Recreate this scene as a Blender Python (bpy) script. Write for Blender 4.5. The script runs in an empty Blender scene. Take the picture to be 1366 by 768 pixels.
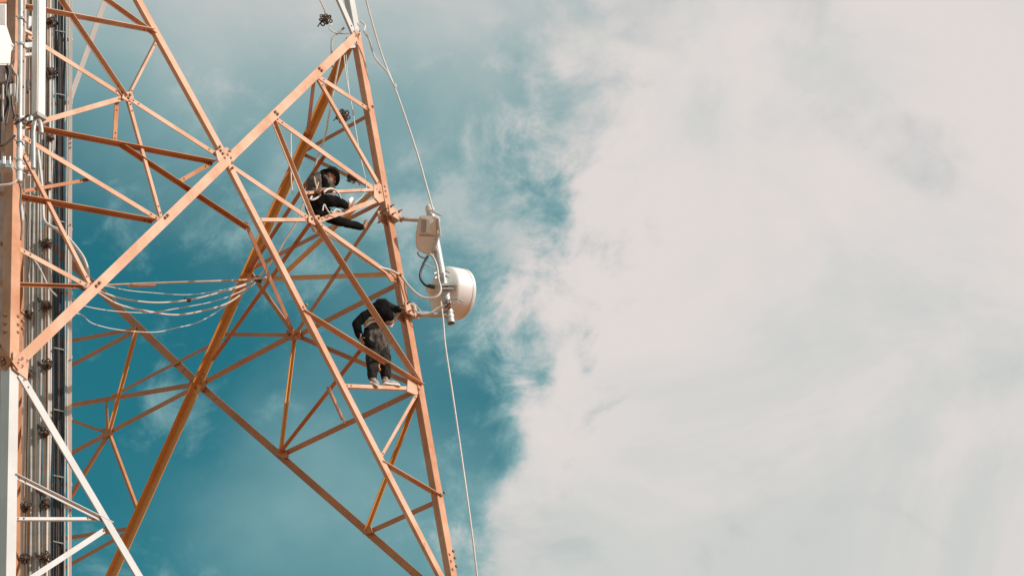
import bpy, bmesh, math, random
from mathutils import Vector, Matrix, noise
random.seed(7)
R = math.radians
sc = bpy.context.scene
col = sc.collection

# ------------------------------------------------------------------ camera
W0, H0 = 1366.0, 768.0
FPX, PITCH, ROLL = 4018.2, 0.5659, -0.09173
S = 17.0                                  # metres per unit of the solved tower
EYE = Vector((0, 0, 1.6))
cF = Vector((0, math.cos(PITCH), math.sin(PITCH)))
cR0 = Vector((1, 0, 0)); cU0 = cR0.cross(cF)
cR = cR0 * math.cos(ROLL) + cU0 * math.sin(ROLL)
cU = -cR0 * math.sin(ROLL) + cU0 * math.cos(ROLL)
cam_d = bpy.data.cameras.new('camera'); cam = bpy.data.objects.new('camera', cam_d); col.objects.link(cam)
cam_d.sensor_width = 36; cam_d.lens = FPX * 36 / W0
cam_d.clip_start = 0.5; cam_d.clip_end = 20000
M = Matrix((cR, cU, -cF)).transposed().to_4x4(); M.translation = EYE
cam.matrix_world = M
sc.camera = cam

def ray(px, py):
    return (cF * FPX + cR * (px - W0 / 2) + cU * (H0 / 2 - py)).normalized()
def proj(P):
    v = P - EYE; d = v.dot(cF)
    return Vector((W0 / 2 + FPX * v.dot(cR) / d, H0 / 2 - FPX * v.dot(cU) / d))
def depth(P): return (P - EYE).dot(cF)
def at_depth(px, py, d):
    r = ray(px, py); return EYE + r * (d / r.dot(cF))

# ------------------------------------------------------------------ light
SUN_AZ = R(-22)      # measured from +x towards +y
SUN_EL = R(28)
sund = bpy.data.lights.new('sun', 'SUN'); sund.energy = 3.5; sund.angle = R(0.5); sund.color = (1.0, 0.95, 0.88)
sun = bpy.data.objects.new('sun', sund); col.objects.link(sun)
sdir = Vector((math.cos(SUN_EL) * math.cos(SUN_AZ), math.cos(SUN_EL) * math.sin(SUN_AZ), math.sin(SUN_EL)))
sun.rotation_euler = (-sdir).to_track_quat('-Z', 'Y').to_euler()
sun.location = sdir * 60
sc.view_settings.view_transform = 'Standard'; sc.view_settings.look = 'None'
sc.view_settings.gamma = 1.0; sc.view_settings.exposure = 0.0; sc.view_settings.use_curve_mapping = False

# ------------------------------------------------------------------ sky
world = bpy.data.worlds.new('World'); sc.world = world; world.use_nodes = True
nt = world.node_tree; nt.nodes.clear(); N = nt.nodes.new; LK = nt.links.new
def mth(op, a, b=None, c=None, clamp=False):
    n = N('ShaderNodeMath'); n.operation = op; n.use_clamp = clamp
    for i, v in enumerate((a, b, c)):
        if v is None: continue
        if isinstance(v, (int, float)): n.inputs[i].default_value = v
        else: LK(v, n.inputs[i])
    return n.outputs[0]
def maprange(v, a, b, c, d, smooth=True):
    n = N('ShaderNodeMapRange'); n.interpolation_type = 'SMOOTHSTEP' if smooth else 'LINEAR'
    LK(v, n.inputs[0])
    for i, x in enumerate((a, b, c, d)): n.inputs[i + 1].default_value = x
    return n.outputs[0]
def dotn(vec, w):
    n = N('ShaderNodeVectorMath'); n.operation = 'DOT_PRODUCT'; LK(vec, n.inputs[0]); n.inputs[1].default_value = w
    return n.outputs['Value']
def noise_n(vec, scale, detail, rough, dist=0.0, lac=2.0):
    n = N('ShaderNodeTexNoise'); LK(vec, n.inputs['Vector'])
    n.inputs['Scale'].default_value = scale; n.inputs['Detail'].default_value = detail
    n.inputs['Roughness'].default_value = rough; n.inputs['Distortion'].default_value = dist
    n.inputs['Lacunarity'].default_value = lac
    return n
tc = N('ShaderNodeTexCoord'); D = tc.outputs['Generated']
sky = N('ShaderNodeTexSky'); sky.sky_type = 'NISHITA'; sky.sun_disc = False
sky.sun_elevation = SUN_EL; sky.sun_rotation = math.pi / 2 - SUN_AZ
sky.air_density = 1.0; sky.dust_density = 0.4; sky.ozone_density = 2.0
SKY_STRENGTH = 0.1
tint = N('ShaderNodeMix'); tint.data_type = 'RGBA'; tint.blend_type = 'MULTIPLY'; tint.inputs[0].default_value = 1.0
LK(sky.outputs[0], tint.inputs[6]); tint.inputs[7].default_value = (0.20, 1.07, 0.80, 1)
# warped direction gives the clouds their torn edges
wn = noise_n(D, 14, 5, 0.55)
ws = N('ShaderNodeVectorMath'); ws.operation = 'SUBTRACT'; LK(wn.outputs['Color'], ws.inputs[0]); ws.inputs[1].default_value = (0.5, 0.5, 0.5)
wsc = N('ShaderNodeVectorMath'); wsc.operation = 'SCALE'; LK(ws.outputs[0], wsc.inputs[0]); wsc.inputs['Scale'].default_value = 0.045
wa = N('ShaderNodeVectorMath'); wa.operation = 'ADD'; LK(D, wa.inputs[0]); LK(wsc.outputs[0], wa.inputs[1])
DW = wa.outputs[0]
# streaky coordinates: stretched along the wind
wind = (ray(900, 300) - ray(600, 420)).normalized()
mp = N('ShaderNodeVectorMath'); mp.operation = 'MULTIPLY_ADD'
st = N('ShaderNodeVectorMath'); st.operation = 'SCALE'; st.inputs[0].default_value = wind
LK(mth('MULTIPLY', dotn(D, wind), -0.18), st.inputs['Scale'])
sa = N('ShaderNodeVectorMath'); sa.operation = 'ADD'; LK(D, sa.inputs[0]); LK(st.outputs[0], sa.inputs[1])
DS = sa.outputs[0]
fine = noise_n(DS, 42, 10, 0.64, 0.35).outputs['Fac']
mid = noise_n(DS, 13, 6, 0.55, 0.4).outputs['Fac']
low = noise_n(D, 5.5, 4, 0.5, 0.2).outputs['Fac']
def halfspace(p0, p1, inside):                      # signed angle past the great circle through two directions
    n = ray(*p0).cross(ray(*p1)).normalized()
    if n.dot(ray(*inside)) < 0: n = -n
    return n
def blob(px, py, rad, amp):
    n = N('ShaderNodeVectorMath'); n.operation = 'DISTANCE'; LK(DW, n.inputs[0]); n.inputs[1].default_value = ray(px, py)
    return mth('MULTIPLY', maprange(n.outputs['Value'], 0.0, rad / FPX, 1, 0), amp)
bank = mth('MULTIPLY', dotn(D, halfspace((800, 0), (652, 768), (1300, 400))), 1 / 0.027)
nz = mth('ADD', mth('MULTIPLY', mth('SUBTRACT', fine, 0.5), 3.4), mth('MULTIPLY', mth('SUBTRACT', mid, 0.5), 2.6))
dens = mth('ADD', bank, nz)
for b in CLOUD_BLOBS if 'CLOUD_BLOBS' in globals() else [
        (715, 560, 85, 1.0), (700, 650, 75, 1.0), (738, 745, 100, 1.1), (1360, 180, 200, .8), (700, 380, 90, .6), (650, 470, 80, -.35), (755, 430, 90, .9), (800, 240, 80, .5), (725, 260, 70, -.5), (610, 165, 60, .8), (740, 275, 45, -.45), (790, 260, 70, .7), (788, 512, 60, 1.1), (700, 470, 60, .35), (640, 335, 55, -.9), (690, 200, 70, .5),
        (575, 420, 40, .45), (640, 395, 70, .55), (690, 30, 160, .35)]:
    dens = mth('ADD', dens, blob(*b))
bankm = maprange(dens, -0.75, 1.05, 0, 1)
veil = mth('ADD', mth('MULTIPLY', dotn(D, halfspace((0, 115), (700, 180), (500, -300))), 1 / 0.050), mth('MULTIPLY', mth('SUBTRACT', mid, 0.5), 0.8))
veilm = mth('MULTIPLY', mth('MULTIPLY', maprange(veil, -1.1, 1.0, 0, 1), maprange(veil, 5.0, 12.0, 1, 0.3)), 0.80)  # veil thinned out of view to cut sky light on shaded faces
hz = mth('ADD', mth('MULTIPLY', mth('SUBTRACT', mid, 0.5), 0.7), mth('MULTIPLY', mth('SUBTRACT', low, 0.5), 0.4))
for b in [(500, 710, 360, .50), (330, 650, 220, .25), (590, 330, 230, .3), (360, 225, 60, .35), (250, 150, 200, .18), (230, 470, 240, -.15), (560, 200, 150, .25)]:
    hz = mth('ADD', hz, blob(*b))
hzm = mth('MULTIPLY', maprange(hz, -0.15, 1.0, 0, 1), 0.62)
wisp = mth('MULTIPLY', maprange(mth('ADD', mth('ADD', fine, mth('MULTIPLY', mid, 0.6)), blob(650, 300, 300, 0.21)), 0.82, 1.12, 0, 1), 0.50)
inv = lambda v: mth('SUBTRACT', 1.0, v)
clear = mth('MULTIPLY', mth('MULTIPLY', inv(bankm), inv(veilm)), mth('MULTIPLY', inv(hzm), inv(wisp)))
holes = maprange(noise_n(DS, 19, 5, 0.55, 0.5).outputs['Fac'], 0.54, 0.74, 0, 0.17)
cover = mth('MULTIPLY', inv(clear), inv(holes))
tone = noise_n(DS, 8, 6, 0.6, 0.5).outputs['Fac']
cr = N('ShaderNodeMix'); cr.data_type = 'RGBA'
LK(maprange(tone, 0.38, 0.60, 0, 1), cr.inputs[0])
k = 1.0 / SKY_STRENGTH
cr.inputs[6].default_value = (0.60 * k, 0.62 * k, 0.60 * k, 1); cr.inputs[7].default_value = (0.75 * k, 0.70 * k, 0.68 * k, 1)
mixc = N('ShaderNodeMix'); mixc.data_type = 'RGBA'
LK(cover, mixc.inputs[0]); LK(tint.outputs[2], mixc.inputs[6])
thin = N('ShaderNodeMix'); thin.data_type = 'RGBA'; LK(maprange(cover, 0.35, 0.95, 0, 1), thin.inputs[0])
thin.inputs[6].default_value = (0.42 * k, 0.62 * k, 0.61 * k, 1); LK(cr.outputs[2], thin.inputs[7]); LK(thin.outputs[2], mixc.inputs[7])
bg = N('ShaderNodeBackground'); bg.inputs['Strength'].default_value = SKY_STRENGTH
LK(mixc.outputs[2], bg.inputs['Color'])
wo = N('ShaderNodeOutputWorld'); LK(bg.outputs[0], wo.inputs['Surface'])

# ------------------------------------------------------------------ materials
def mat(name, c1, c2=None, rough=0.5, scale=3.0, bump=0.0, metal=0.0, spots=None, spot_t=(0.66, 0.72), spot_scale=7.0, spec=0.5):
    m = bpy.data.materials.new(name); m.use_nodes = True
    t = m.node_tree; b = t.nodes['Principled BSDF']
    b.inputs['Roughness'].default_value = rough; b.inputs['Metallic'].default_value = metal
    b.inputs['Specular IOR Level'].default_value = spec
    co = t.nodes.new('ShaderNodeTexCoord'); n = t.nodes.new('ShaderNodeTexNoise')
    n.inputs['Scale'].default_value = scale; n.inputs['Detail'].default_value = 6; n.inputs['Roughness'].default_value = 0.62
    t.links.new(co.outputs['Object'], n.inputs['Vector'])
    r = t.nodes.new('ShaderNodeValToRGB'); r.color_ramp.elements[0].position = 0.38; r.color_ramp.elements[1].position = 0.62
    r.color_ramp.elements[0].color = (*c1, 1); r.color_ramp.elements[1].color = (*(c2 or c1), 1)
    t.links.new(n.outputs['Fac'], r.inputs[0]); out = r.outputs[0]
    if spots:
        n2 = t.nodes.new('ShaderNodeTexNoise'); n2.inputs['Scale'].default_value = spot_scale; n2.inputs['Detail'].default_value = 8; n2.inputs['Roughness'].default_value = 0.7
        t.links.new(co.outputs['Object'], n2.inputs['Vector'])
        mr = t.nodes.new('ShaderNodeMapRange'); mr.inputs[1].default_value = spot_t[0]; mr.inputs[2].default_value = spot_t[1]
        t.links.new(n2.outputs['Fac'], mr.inputs[0])
        mx = t.nodes.new('ShaderNodeMix'); mx.data_type = 'RGBA'
        t.links.new(mr.outputs[0], mx.inputs[0]); t.links.new(out, mx.inputs[6]); mx.inputs[7].default_value = (*spots, 1)
        out = mx.outputs[2]
    t.links.new(out, b.inputs['Base Color'])
    if bump:
        n3 = t.nodes.new('ShaderNodeTexNoise'); n3.inputs['Scale'].default_value = scale * 9; n3.inputs['Detail'].default_value = 4
        t.links.new(co.outputs['Object'], n3.inputs['Vector'])
        bp = t.nodes.new('ShaderNodeBump'); bp.inputs['Strength'].default_value = bump; bp.inputs['Distance'].default_value = 0.01
        t.links.new(n3.outputs['Fac'], bp.inputs['Height']); t.links.new(bp.outputs[0], b.inputs['Normal'])
    return m
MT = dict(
    peach=mat('faded_orange_sunlit_tone', (0.60, 0.31, 0.175), (0.74, 0.46, 0.32), 0.42, 1.6, 0.06, spots=(0.36, 0.15, 0.075), spot_t=(0.62, 0.74)),  # faded paint, made paler to carry sunlight on the near-face bars
    orange=mat('orange_paint_shade_tone', (0.42, 0.15, 0.048), (0.56, 0.235, 0.09), 0.45, 1.3, 0.03, spots=(0.22, 0.075, 0.035), spot_t=(0.62, 0.73)),  # same tower paint darkened to carry shade on far and inner bars
    legpaint=mat('leg_orange_paint', (0.52, 0.215, 0.095), (0.70, 0.38, 0.23), 0.42, 1.4, 0.06, spots=(0.33, 0.12, 0.055), spot_t=(0.64, 0.74)),
    amber_sunlit=mat('golden_sunlit_tone_paint', (0.66, 0.29, 0.075), (0.76, 0.38, 0.13), 0.4, 1.6, 0.03, spots=(0.28, 0.10, 0.04), spot_t=(0.68, 0.75)),  # golden sunlight put into the paint colour of some far-face bars
    white=mat('white_paint', (0.58, 0.57, 0.555), (0.66, 0.645, 0.63), 0.45, 2.0, 0.1, spots=(0.42, 0.30, 0.22), spot_t=(0.72, 0.78)),
    bolt=mat('weathered_bolt', (0.36, 0.17, 0.09), (0.22, 0.11, 0.07), 0.6, 20),
    galv=mat('galvanised_steel', (0.46, 0.47, 0.47), (0.62, 0.62, 0.60), 0.5, 7, 0.1, 0.35, spots=(0.30, 0.22, 0.17), spot_t=(0.68, 0.76)),
    plastic=mat('white_radome_plastic', (0.79, 0.76, 0.74), (0.84, 0.81, 0.79), 0.4, 3, 0.05),
    peachplastic=mat('yellowed_radio_casing', (0.80, 0.69, 0.60), (0.85, 0.76, 0.69), 0.45, 4, 0.06),
    greyplastic=mat('grey_casing', (0.34, 0.34, 0.33), (0.42, 0.41, 0.40), 0.5, 5, 0.05),
    rail=mat('pale_pink_paint', (0.74, 0.55, 0.46), (0.80, 0.64, 0.56), 0.5, 2, 0.1, spots=(0.36, 0.2, 0.13), spot_t=(0.69, 0.76)),
    blackcable=mat('black_cable_jacket', (0.018, 0.018, 0.022), (0.035, 0.035, 0.04), 0.45, 6),
    greycable=mat('grey_cable_jacket', (0.36, 0.335, 0.305), (0.50, 0.47, 0.43), 0.5, 4),
    palecable=mat('pale_cable_jacket', (0.66, 0.60, 0.55), (0.76, 0.70, 0.65), 0.5, 4),
    tancable=mat('tan_cable_jacket', (0.56, 0.36, 0.25), (0.66, 0.46, 0.34), 0.5, 4),
    browncable=mat('brown_cable_jacket', (0.075, 0.045, 0.032), (0.13, 0.08, 0.055), 0.5, 5),
    rope=mat('white_rope', (0.74, 0.71, 0.68), (0.84, 0.82, 0.80), 0.8, 25),
    clamp=mat('dark_cable_clamp', (0.055, 0.04, 0.035), (0.12, 0.085, 0.07), 0.4, 14),
    skin=mat('skin', (0.30, 0.145, 0.085), (0.37, 0.19, 0.12), 0.55, 9),
    black=mat('black_cloth', (0.006, 0.0055, 0.0055), (0.013, 0.012, 0.012), 0.95, 8, 0.5, spec=0.08),
    charcoal=mat('charcoal_cloth', (0.016, 0.015, 0.0145), (0.045, 0.042, 0.04), 0.95, 8, 0.5, spec=0.1),
    brownjacket=mat('grey_brown_cloth', (0.06, 0.05, 0.043), (0.17, 0.14, 0.12), 0.9, 7, 0.5, spec=0.2),
    beige=mat('beige_webbing', (0.50, 0.38, 0.30), (0.60, 0.47, 0.38), 0.8, 12),
    shoe=mat('pale_canvas_shoe', (0.34, 0.26, 0.22), (0.50, 0.41, 0.36), 0.8, 12),
    bounce_ground=mat('warm_bounce_earth', (0.36, 0.15, 0.065), (0.42, 0.20, 0.10), 0.95, 0.4, 0.4),  # unseen ground, reddened so its bounce warms the shaded steel
)

# ------------------------------------------------------------------ mesh helpers
class MB:
    def __init__(s): s.v = []; s.f = []
    def add(s, vs, fs):
        o = len(s.v); s.v += [Vector(v) for v in vs]; s.f += [[i + o for i in f] for f in fs]
    def box(s, c, ax, ay, az):                       # half-axis vectors
        vs = [c + ax * i + ay * j + az * k_ for k_ in (-1, 1) for j in (-1, 1) for i in (-1, 1)]
        s.add(vs, [(0, 2, 3, 1), (4, 5, 7, 6), (0, 1, 5, 4), (2, 6, 7, 3), (0, 4, 6, 2), (1, 3, 7, 5)])
    def prism(s, prof, P0, P1, u, w, caps=True):     # profile (a,b) -> P + u*a + w*b
        n = len(prof)
        vs = [P0 + u * a + w * b for a, b in prof] + [P1 + u * a + w * b for a, b in prof]
        fs = [(i, (i + 1) % n, n + (i + 1) % n, n + i) for i in range(n)]
        if caps: fs += [tuple(range(n - 1, -1, -1)), tuple(range(n, 2 * n))]
        s.add(vs, fs)
    def cyl(s, P0, P1, r, r1=None, n=10, caps=True):
        d = (P1 - P0).normalized(); u = d.orthogonal().normalized(); w = d.cross(u); r1 = r if r1 is None else r1
        c = [(math.cos(2 * math.pi * i / n), math.sin(2 * math.pi * i / n)) for i in range(n)]
        vs = [P0 + (u * a + w * b) * r for a, b in c] + [P1 + (u * a + w * b) * r1 for a, b in c]
        fs = [(i, (i + 1) % n, n + (i + 1) % n, n + i) for i in range(n)]
        if caps: fs += [tuple(range(n - 1, -1, -1)), tuple(range(n, 2 * n))]
        s.add(vs, fs)
    def tube(s, pts, r, n=7, sub=6):
        P = catmull(pts, sub); k_ = len(P); rings = []
        u = None
        for i, p in enumerate(P):
            d = (P[min(i + 1, k_ - 1)] - P[max(i - 1, 0)]).normalized()
            u = d.orthogonal().normalized() if u is None else (u - d * u.dot(d)).normalized()
            w = d.cross(u)
            rings.append([p + (u * math.cos(2 * math.pi * j / n) + w * math.sin(2 * math.pi * j / n)) * r for j in range(n)])
        vs = [v for g in rings for v in g]
        fs = [(i * n + j, i * n + (j + 1) % n, (i + 1) * n + (j + 1) % n, (i + 1) * n + j) for i in range(k_ - 1) for j in range(n)]
        fs += [tuple(range(n - 1, -1, -1)), tuple((k_ - 1) * n + j for j in range(n))]
        s.add(vs, fs)
    def lathe(s, O, axis, prof, n=32, u=None):       # profile (height along axis, radius)
        a = axis.normalized(); u = (u or a.orthogonal()).normalized(); u = (u - a * u.dot(a)).normalized(); w = a.cross(u)
        vs = [O + a * h + (u * math.cos(2 * math.pi * j / n) + w * math.sin(2 * math.pi * j / n)) * r for h, r in prof for j in range(n)]
        m = len(prof)
        fs = [(i * n + j, i * n + (j + 1) % n, (i + 1) * n + (j + 1) % n, (i + 1) * n + j) for i in range(m - 1) for j in range(n)]
        fs += [tuple(range(n - 1, -1, -1)), tuple((m - 1) * n + j for j in range(n))]
        s.add(vs, fs)
    def torus(s, O, axis, Rr, r, n=14, k_=6):
        a = axis.normalized(); u = a.orthogonal().normalized(); w = a.cross(u); vs = []
        for i in range(n):
            t = 2 * math.pi * i / n; c = u * math.cos(t) + w * math.sin(t)
            for j in range(k_):
                q = 2 * math.pi * j / k_; vs.append(O + c * (Rr + r * math.cos(q)) + a * (r * math.sin(q)))
        s.add(vs, [(i * k_ + j, ((i + 1) % n) * k_ + j, ((i + 1) % n) * k_ + (j + 1) % k_, i * k_ + (j + 1) % k_) for i in range(n) for j in range(k_)])
    def build(s, name, m, parent=None, smooth=False, bevel=0.0, origin=None):
        me = bpy.data.meshes.new(name)
        o_ = origin if origin is not None else (sum(s.v, Vector()) / len(s.v))
        po = parent.matrix_world.translation if False else None
        me.from_pydata([v - o_ for v in s.v], [], s.f); me.validate()
        bm = bmesh.new(); bm.from_mesh(me); bmesh.ops.recalc_face_normals(bm, faces=bm.faces[:])
        if bevel: bmesh.ops.bevel(bm, geom=bm.edges[:], offset=bevel, segments=2, affect='EDGES', clamp_overlap=True)
        bm.to_mesh(me); bm.free()
        me.materials.append(m)
        if smooth:
            me.polygons.foreach_set('use_smooth', [True] * len(me.polygons))
            try: me.set_sharp_from_angle(angle=R(38))
            except Exception: pass
        o = bpy.data.objects.new(name, me); col.objects.link(o); o.location = o_
        if parent is not None:
            o.parent = parent; o.location = o_ - ORIG[parent]
        ORIG[o] = o_
        return o
ORIG = {}
def catmull(pts, sub=6):
    if len(pts) < 3: return [Vector(p) for p in pts]
    P = [Vector(p) for p in pts]; P = [P[0] * 2 - P[1]] + P + [P[-1] * 2 - P[-2]]; out = []
    for i in range(1, len(P) - 2):
        a, b, c, d = P[i - 1:i + 3]
        for j in range(sub):
            t = j / sub
            out.append(0.5 * ((2 * b) + (c - a) * t + (2 * a - 5 * b + 4 * c - d) * t * t + (3 * b - a - 3 * c + d) * t ** 3))
    out.append(P[-2]); return out
def tag(o, label, cat=None, group=None, kind=None):
    if label: o['label'] = label
    if cat: o['category'] = cat
    if group: o['group'] = group
    if kind: o['kind'] = kind
    return o
def thing(name, label, cat, loc, group=None):
    o = bpy.data.objects.new(name, None); col.objects.link(o); o.location = loc; o.empty_display_size = 0.2
    ORIG[o] = Vector(loc)
    return tag(o, label, cat, group)

# ------------------------------------------------------------------ ground
g = MB(); g.add([(-6000, -6000, 0), (6000, -6000, 0), (6000, 6000, 0), (-6000, 6000, 0)], [(0, 1, 2, 3)])
tag(g.build('bounce_ground', MT['bounce_ground'], origin=Vector()), None, None, None, 'structure')

# ------------------------------------------------------------------ lattice tower
CB = [Vector(v) for v in ((-.319, 1.611, 1.), (-.058, 1.983, 1.), (-.430, 2.244, 1.), (-.692, 1.872, 1.))]
ctr = sum(CB, Vector()) / 4; RB, RT, ZT = 0.32146, 0.27452, 1.51102; PHI = -1.39713
CX, CY = -0.37493, 1.9278
def corner(k_, z):                                   # z in solved units
    r = RB + (RT - RB) * (z - 1) / (ZT - 1); a = PHI + k_ * math.pi / 2
    return EYE + Vector((CX + r * math.cos(a), CY + r * math.sin(a), z)) * S
ZG = -1.6 / S + 0.001
def face_plane(i, j):
    a, b, c = corner(i, 1), corner(j, 1), corner(i, ZT)
    n = (b - a).cross(c - a).normalized(); m = EYE + Vector((CX, CY, 1.2)) * S
    if n.dot(m - a) > 0: n = -n
    return a, n
PL = dict(N=face_plane(0, 1), F=face_plane(1, 2), B=face_plane(2, 3), W=face_plane(3, 0))
def on(px, py, plane, off=0.0):
    a, n = PL[plane]; r = ray(px, py)
    P = EYE + r * ((a - EYE).dot(n) / r.dot(n))
    return P + n * off
tower = thing('lattice_tower', 'tall orange and white steel lattice tower with crossed angle braces', 'tower', EYE + Vector((CX, CY, ZG)) * S)

bolts = MB()
def bolt(P, n, r=0.015, h=0.016):
    bolts.cyl(P - n * 0.004, P + n * h, r, n=6)

# legs: angle iron in bolted lengths, painted in bands
for k_ in range(4):
    for (z0, z1, mt, lab) in ((ZG, 1.0, 'white', 'white painted length of tower leg'), (1.0, ZT, 'legpaint' if k_ < 2 else 'orange', None), (ZT, 2.15, 'white', 'white painted length of tower leg')):
        P0, P1 = corner(k_, z0), corner(k_, z1)
        d = (P1 - P0).normalized()
        e1 = (corner((k_ + 1) % 4, z0) - P0); e1 = (e1 - d * e1.dot(d)).normalized()
        e2 = (corner((k_ - 1) % 4, z0) - P0); e2 = (e2 - d * e2.dot(d)).normalized()
        wl, t = (0.20, 0.022) if z0 < 1.5 else (0.18, 0.02)
        w1, w2 = ((0.135, 0.135), (0.165, 0.125), (wl, wl), (wl, wl))[k_]
        mb = MB(); mb.prism([(0, 0), (w1, 0), (w1, t), (t, t), (t, w2), (0, w2)], P0 + d * 0.002, P1 - d * 0.002, e1, e2)
        o = mb.build('leg', MT[mt], tower)
        if lab: o['label'] = lab

cam_mid = lambda P: (EYE - P).normalized()
count = [0]
def img_dir(P, v):
    a, b = proj(P), proj(P + v * 0.05); return (b - a) / 0.05
def member(p0, pl0, p1, pl1, wa, wb=0, side=0, paint=None, name='brace', off=0.0, nb=2, off0=None, off1=None, label=None, nrm=None):
    count[0] += 1
    off -= (count[0] % 7) * 0.0021
    P0 = on(*p0, pl0, off if off0 is None else off0); P1 = on(*p1, pl1, off if off1 is None else off1)
    Pm = (P0 + P1) / 2; d = (P1 - P0).normalized()
    if pl0 == pl1: n = PL[pl0][1]
    else:
        n = cam_mid(Pm) * 0.9 + Vector((0.35, -0.1, 0.1)); n = (n - d * n.dot(d)).normalized()
    if nrm is not None: n = (nrm - d * nrm.dot(d)).normalized()
    if n.dot(cam_mid(Pm)) < 0: n = -n                # n: A flange normal towards the camera side
    q = d.cross(n).normalized()
    i2 = (proj(P1) - proj(P0)).normalized(); ip = Vector((-i2.y, i2.x))
    qs = img_dir(Pm, q).dot(ip); ns = img_dir(Pm, n).dot(ip)
    A = min(max(wa / max(abs(qs), 20), 0.03), 0.3)
    t = 0.009 if A < 0.12 else 0.013
    # want: image-perp direction of the visible side
    if side:
        want = {'u': Vector((0, -1)), 'd': Vector((0, 1)), 'l': Vector((-1, 0)), 'r': Vector((1, 0))}[side]
        sg = 1 if ip.dot(want) > 0 else -1           # +1: side is +ip
        Bw = min(max(wb / max(abs(ns), 25), 0.03), 0.16)
        bdir = n if ns * sg > 0 else -n
        edge = q if qs * sg > 0 else -q              # edge on the visible side
        ctr_sh = -edge * (wb / 2.0 / max(abs(qs), 20))
    else:
        if pl0 != pl1: A = min(A, 0.062)
        Bw = A * 0.8; bdir = -n
        s_ = 1 if ns < 0 else -1                     # image side towards which -n goes
        edge = q if qs * s_ < 0 else -q
        ctr_sh = Vector()
    c0 = P0 + ctr_sh + edge * (A / 2); c1 = P1 + ctr_sh + edge * (A / 2)
    mb = MB()
    prof = [(0, 0), (A, 0), (A, t), (t, t), (t, Bw), (0, Bw)]
    mb.prism(prof, c0, c1, -edge, bdir)
    pt = paint or ('peach' if (pl0 == 'N' and pl1 == 'N') else 'orange')  # sunlit tone for near-face bars, shade tone for the others
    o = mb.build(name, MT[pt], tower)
    if label: o['label'] = label
    for E, sgn in ((c0, 1), (c1, -1)):
        for b in range(nb):
            bolt(E - edge * (A * 0.5) + d * sgn * (0.07 + 0.09 * b) + (n * (0 if bdir.dot(n) < 0 else t)), n, 0.0105, 0.011)
    return o
def plate(pts, plane, off, paint, t=0.014, bpts=(), name='gusset_plate'):
    a, n = PL[plane]
    P = [on(x, y, plane, off) for x, y in pts]; k_ = len(P); mb = MB()
    mb.add([p for p in P] + [p - n * t for p in P], [tuple(range(k_)), tuple(range(2 * k_ - 1, k_ - 1, -1))] + [(i, (i + 1) % k_, k_ + (i + 1) % k_, k_ + i) for i in range(k_)])
    o = mb.build(name, MT[paint], tower)
    nn = n if n.dot(cam_mid(P[0])) > 0 else -n
    for x, y in bpts: bolt(on(x, y, plane, off) + (Vector() if n.dot(nn) > 0 else nn * t), nn, 0.019, 0.02)
    return o
Dg = 'diagonal_brace'
# ---- near face
member((476, 46), 'N', (16, 490), 'N', 12.8, name=Dg, off=0.050)
member((84, -176), 'N', (298, 211), 'N', 6.5, 5, 'l', name=Dg, off=0.02)
member((298, 211), 'N', (598, 792), 'N', 6, 4.5, 'l', name=Dg, off=0.02)
n_ = -0.02
for m_ in [
    ((28, 178), (216, 292), 6, 0, 0), ((173, 131), (217, 289), 4, 2, 'l'), ((40, 46), (170, 128), 5.5, 0, 0),
    ((174, 130), (292, 206), 5.5, 0, 0), ((72, -18), (170, 128), 2.5, 6, 'r'), ((172, 128), (212, 50), 3.5, 2.5, 'l'),
    ((24, 5), (203, 39), 2.5, 5, 'u'), ((100, -34), (207, 43), 2.5, 5.5, 'u'), ((28, 169), (170, 128), 7.5, 0, 0),
    ((31, 197), (126, 384), 4.5, 1.5, 'l'), ((28, 331), (122, 382), 6, 0, 0),
    ((367, 155), (514, 260), 5.5, 0, 0), ((365, 155), (421, 294), 3, 5, 'r'), ((299, 212), (420, 294), 5.5, 0, 0),
    ((421, 293), (531, 371), 5, 1.5, 'd'), ((421, 292), (563, 511), 2.2, 7, 'r'), ((424, 99), (514, 256), 4, 2, 'l'),
    ((423, 99), (495, 146), 5, 0, 0), ((403, 412), (562, 511), 2.5, 6, 'u'), ((461, 514), (560, 518), 5, 2.5, 'd'),
    ((508, 612), (560, 521), 4.5, 0, 0), ((509, 613), (589, 660), 2.5, 5, 'u'), ((424, 294), (513, 263), 7, 0, 0),
    ((341, 292), (420, 292), 5, 1.5, 'd'), ((404, 257), (512, 252), 4, 1.5, 'd'),
]:
    member(m_[0], 'N', m_[1], 'N', m_[2] * .9, m_[3] * .95, m_[4], off=n_)
for m_ in [  # second layer just behind the near face
    ((30, 162), (288, 212), 2.5, 5.5, 'u'), ((160, 184), (334, 299), 2.5, 5.5, 'u'), ((288, 214), (244, 239), 5.5, 0, 0),
    ((28, 257), (209, 290), 3, 5.5, 'u'), ((163, 130), (160, 186), 5.5, 0, 0), ((28, 252), (125, 235), 4.5, 0, 0), ((16, 375), (114, 378), 3, 3, 'u'),
]:
    member(m_[0], 'N', m_[1], 'N', m_[2], m_[3], m_[4], 'orange', off=-0.075)
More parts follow.
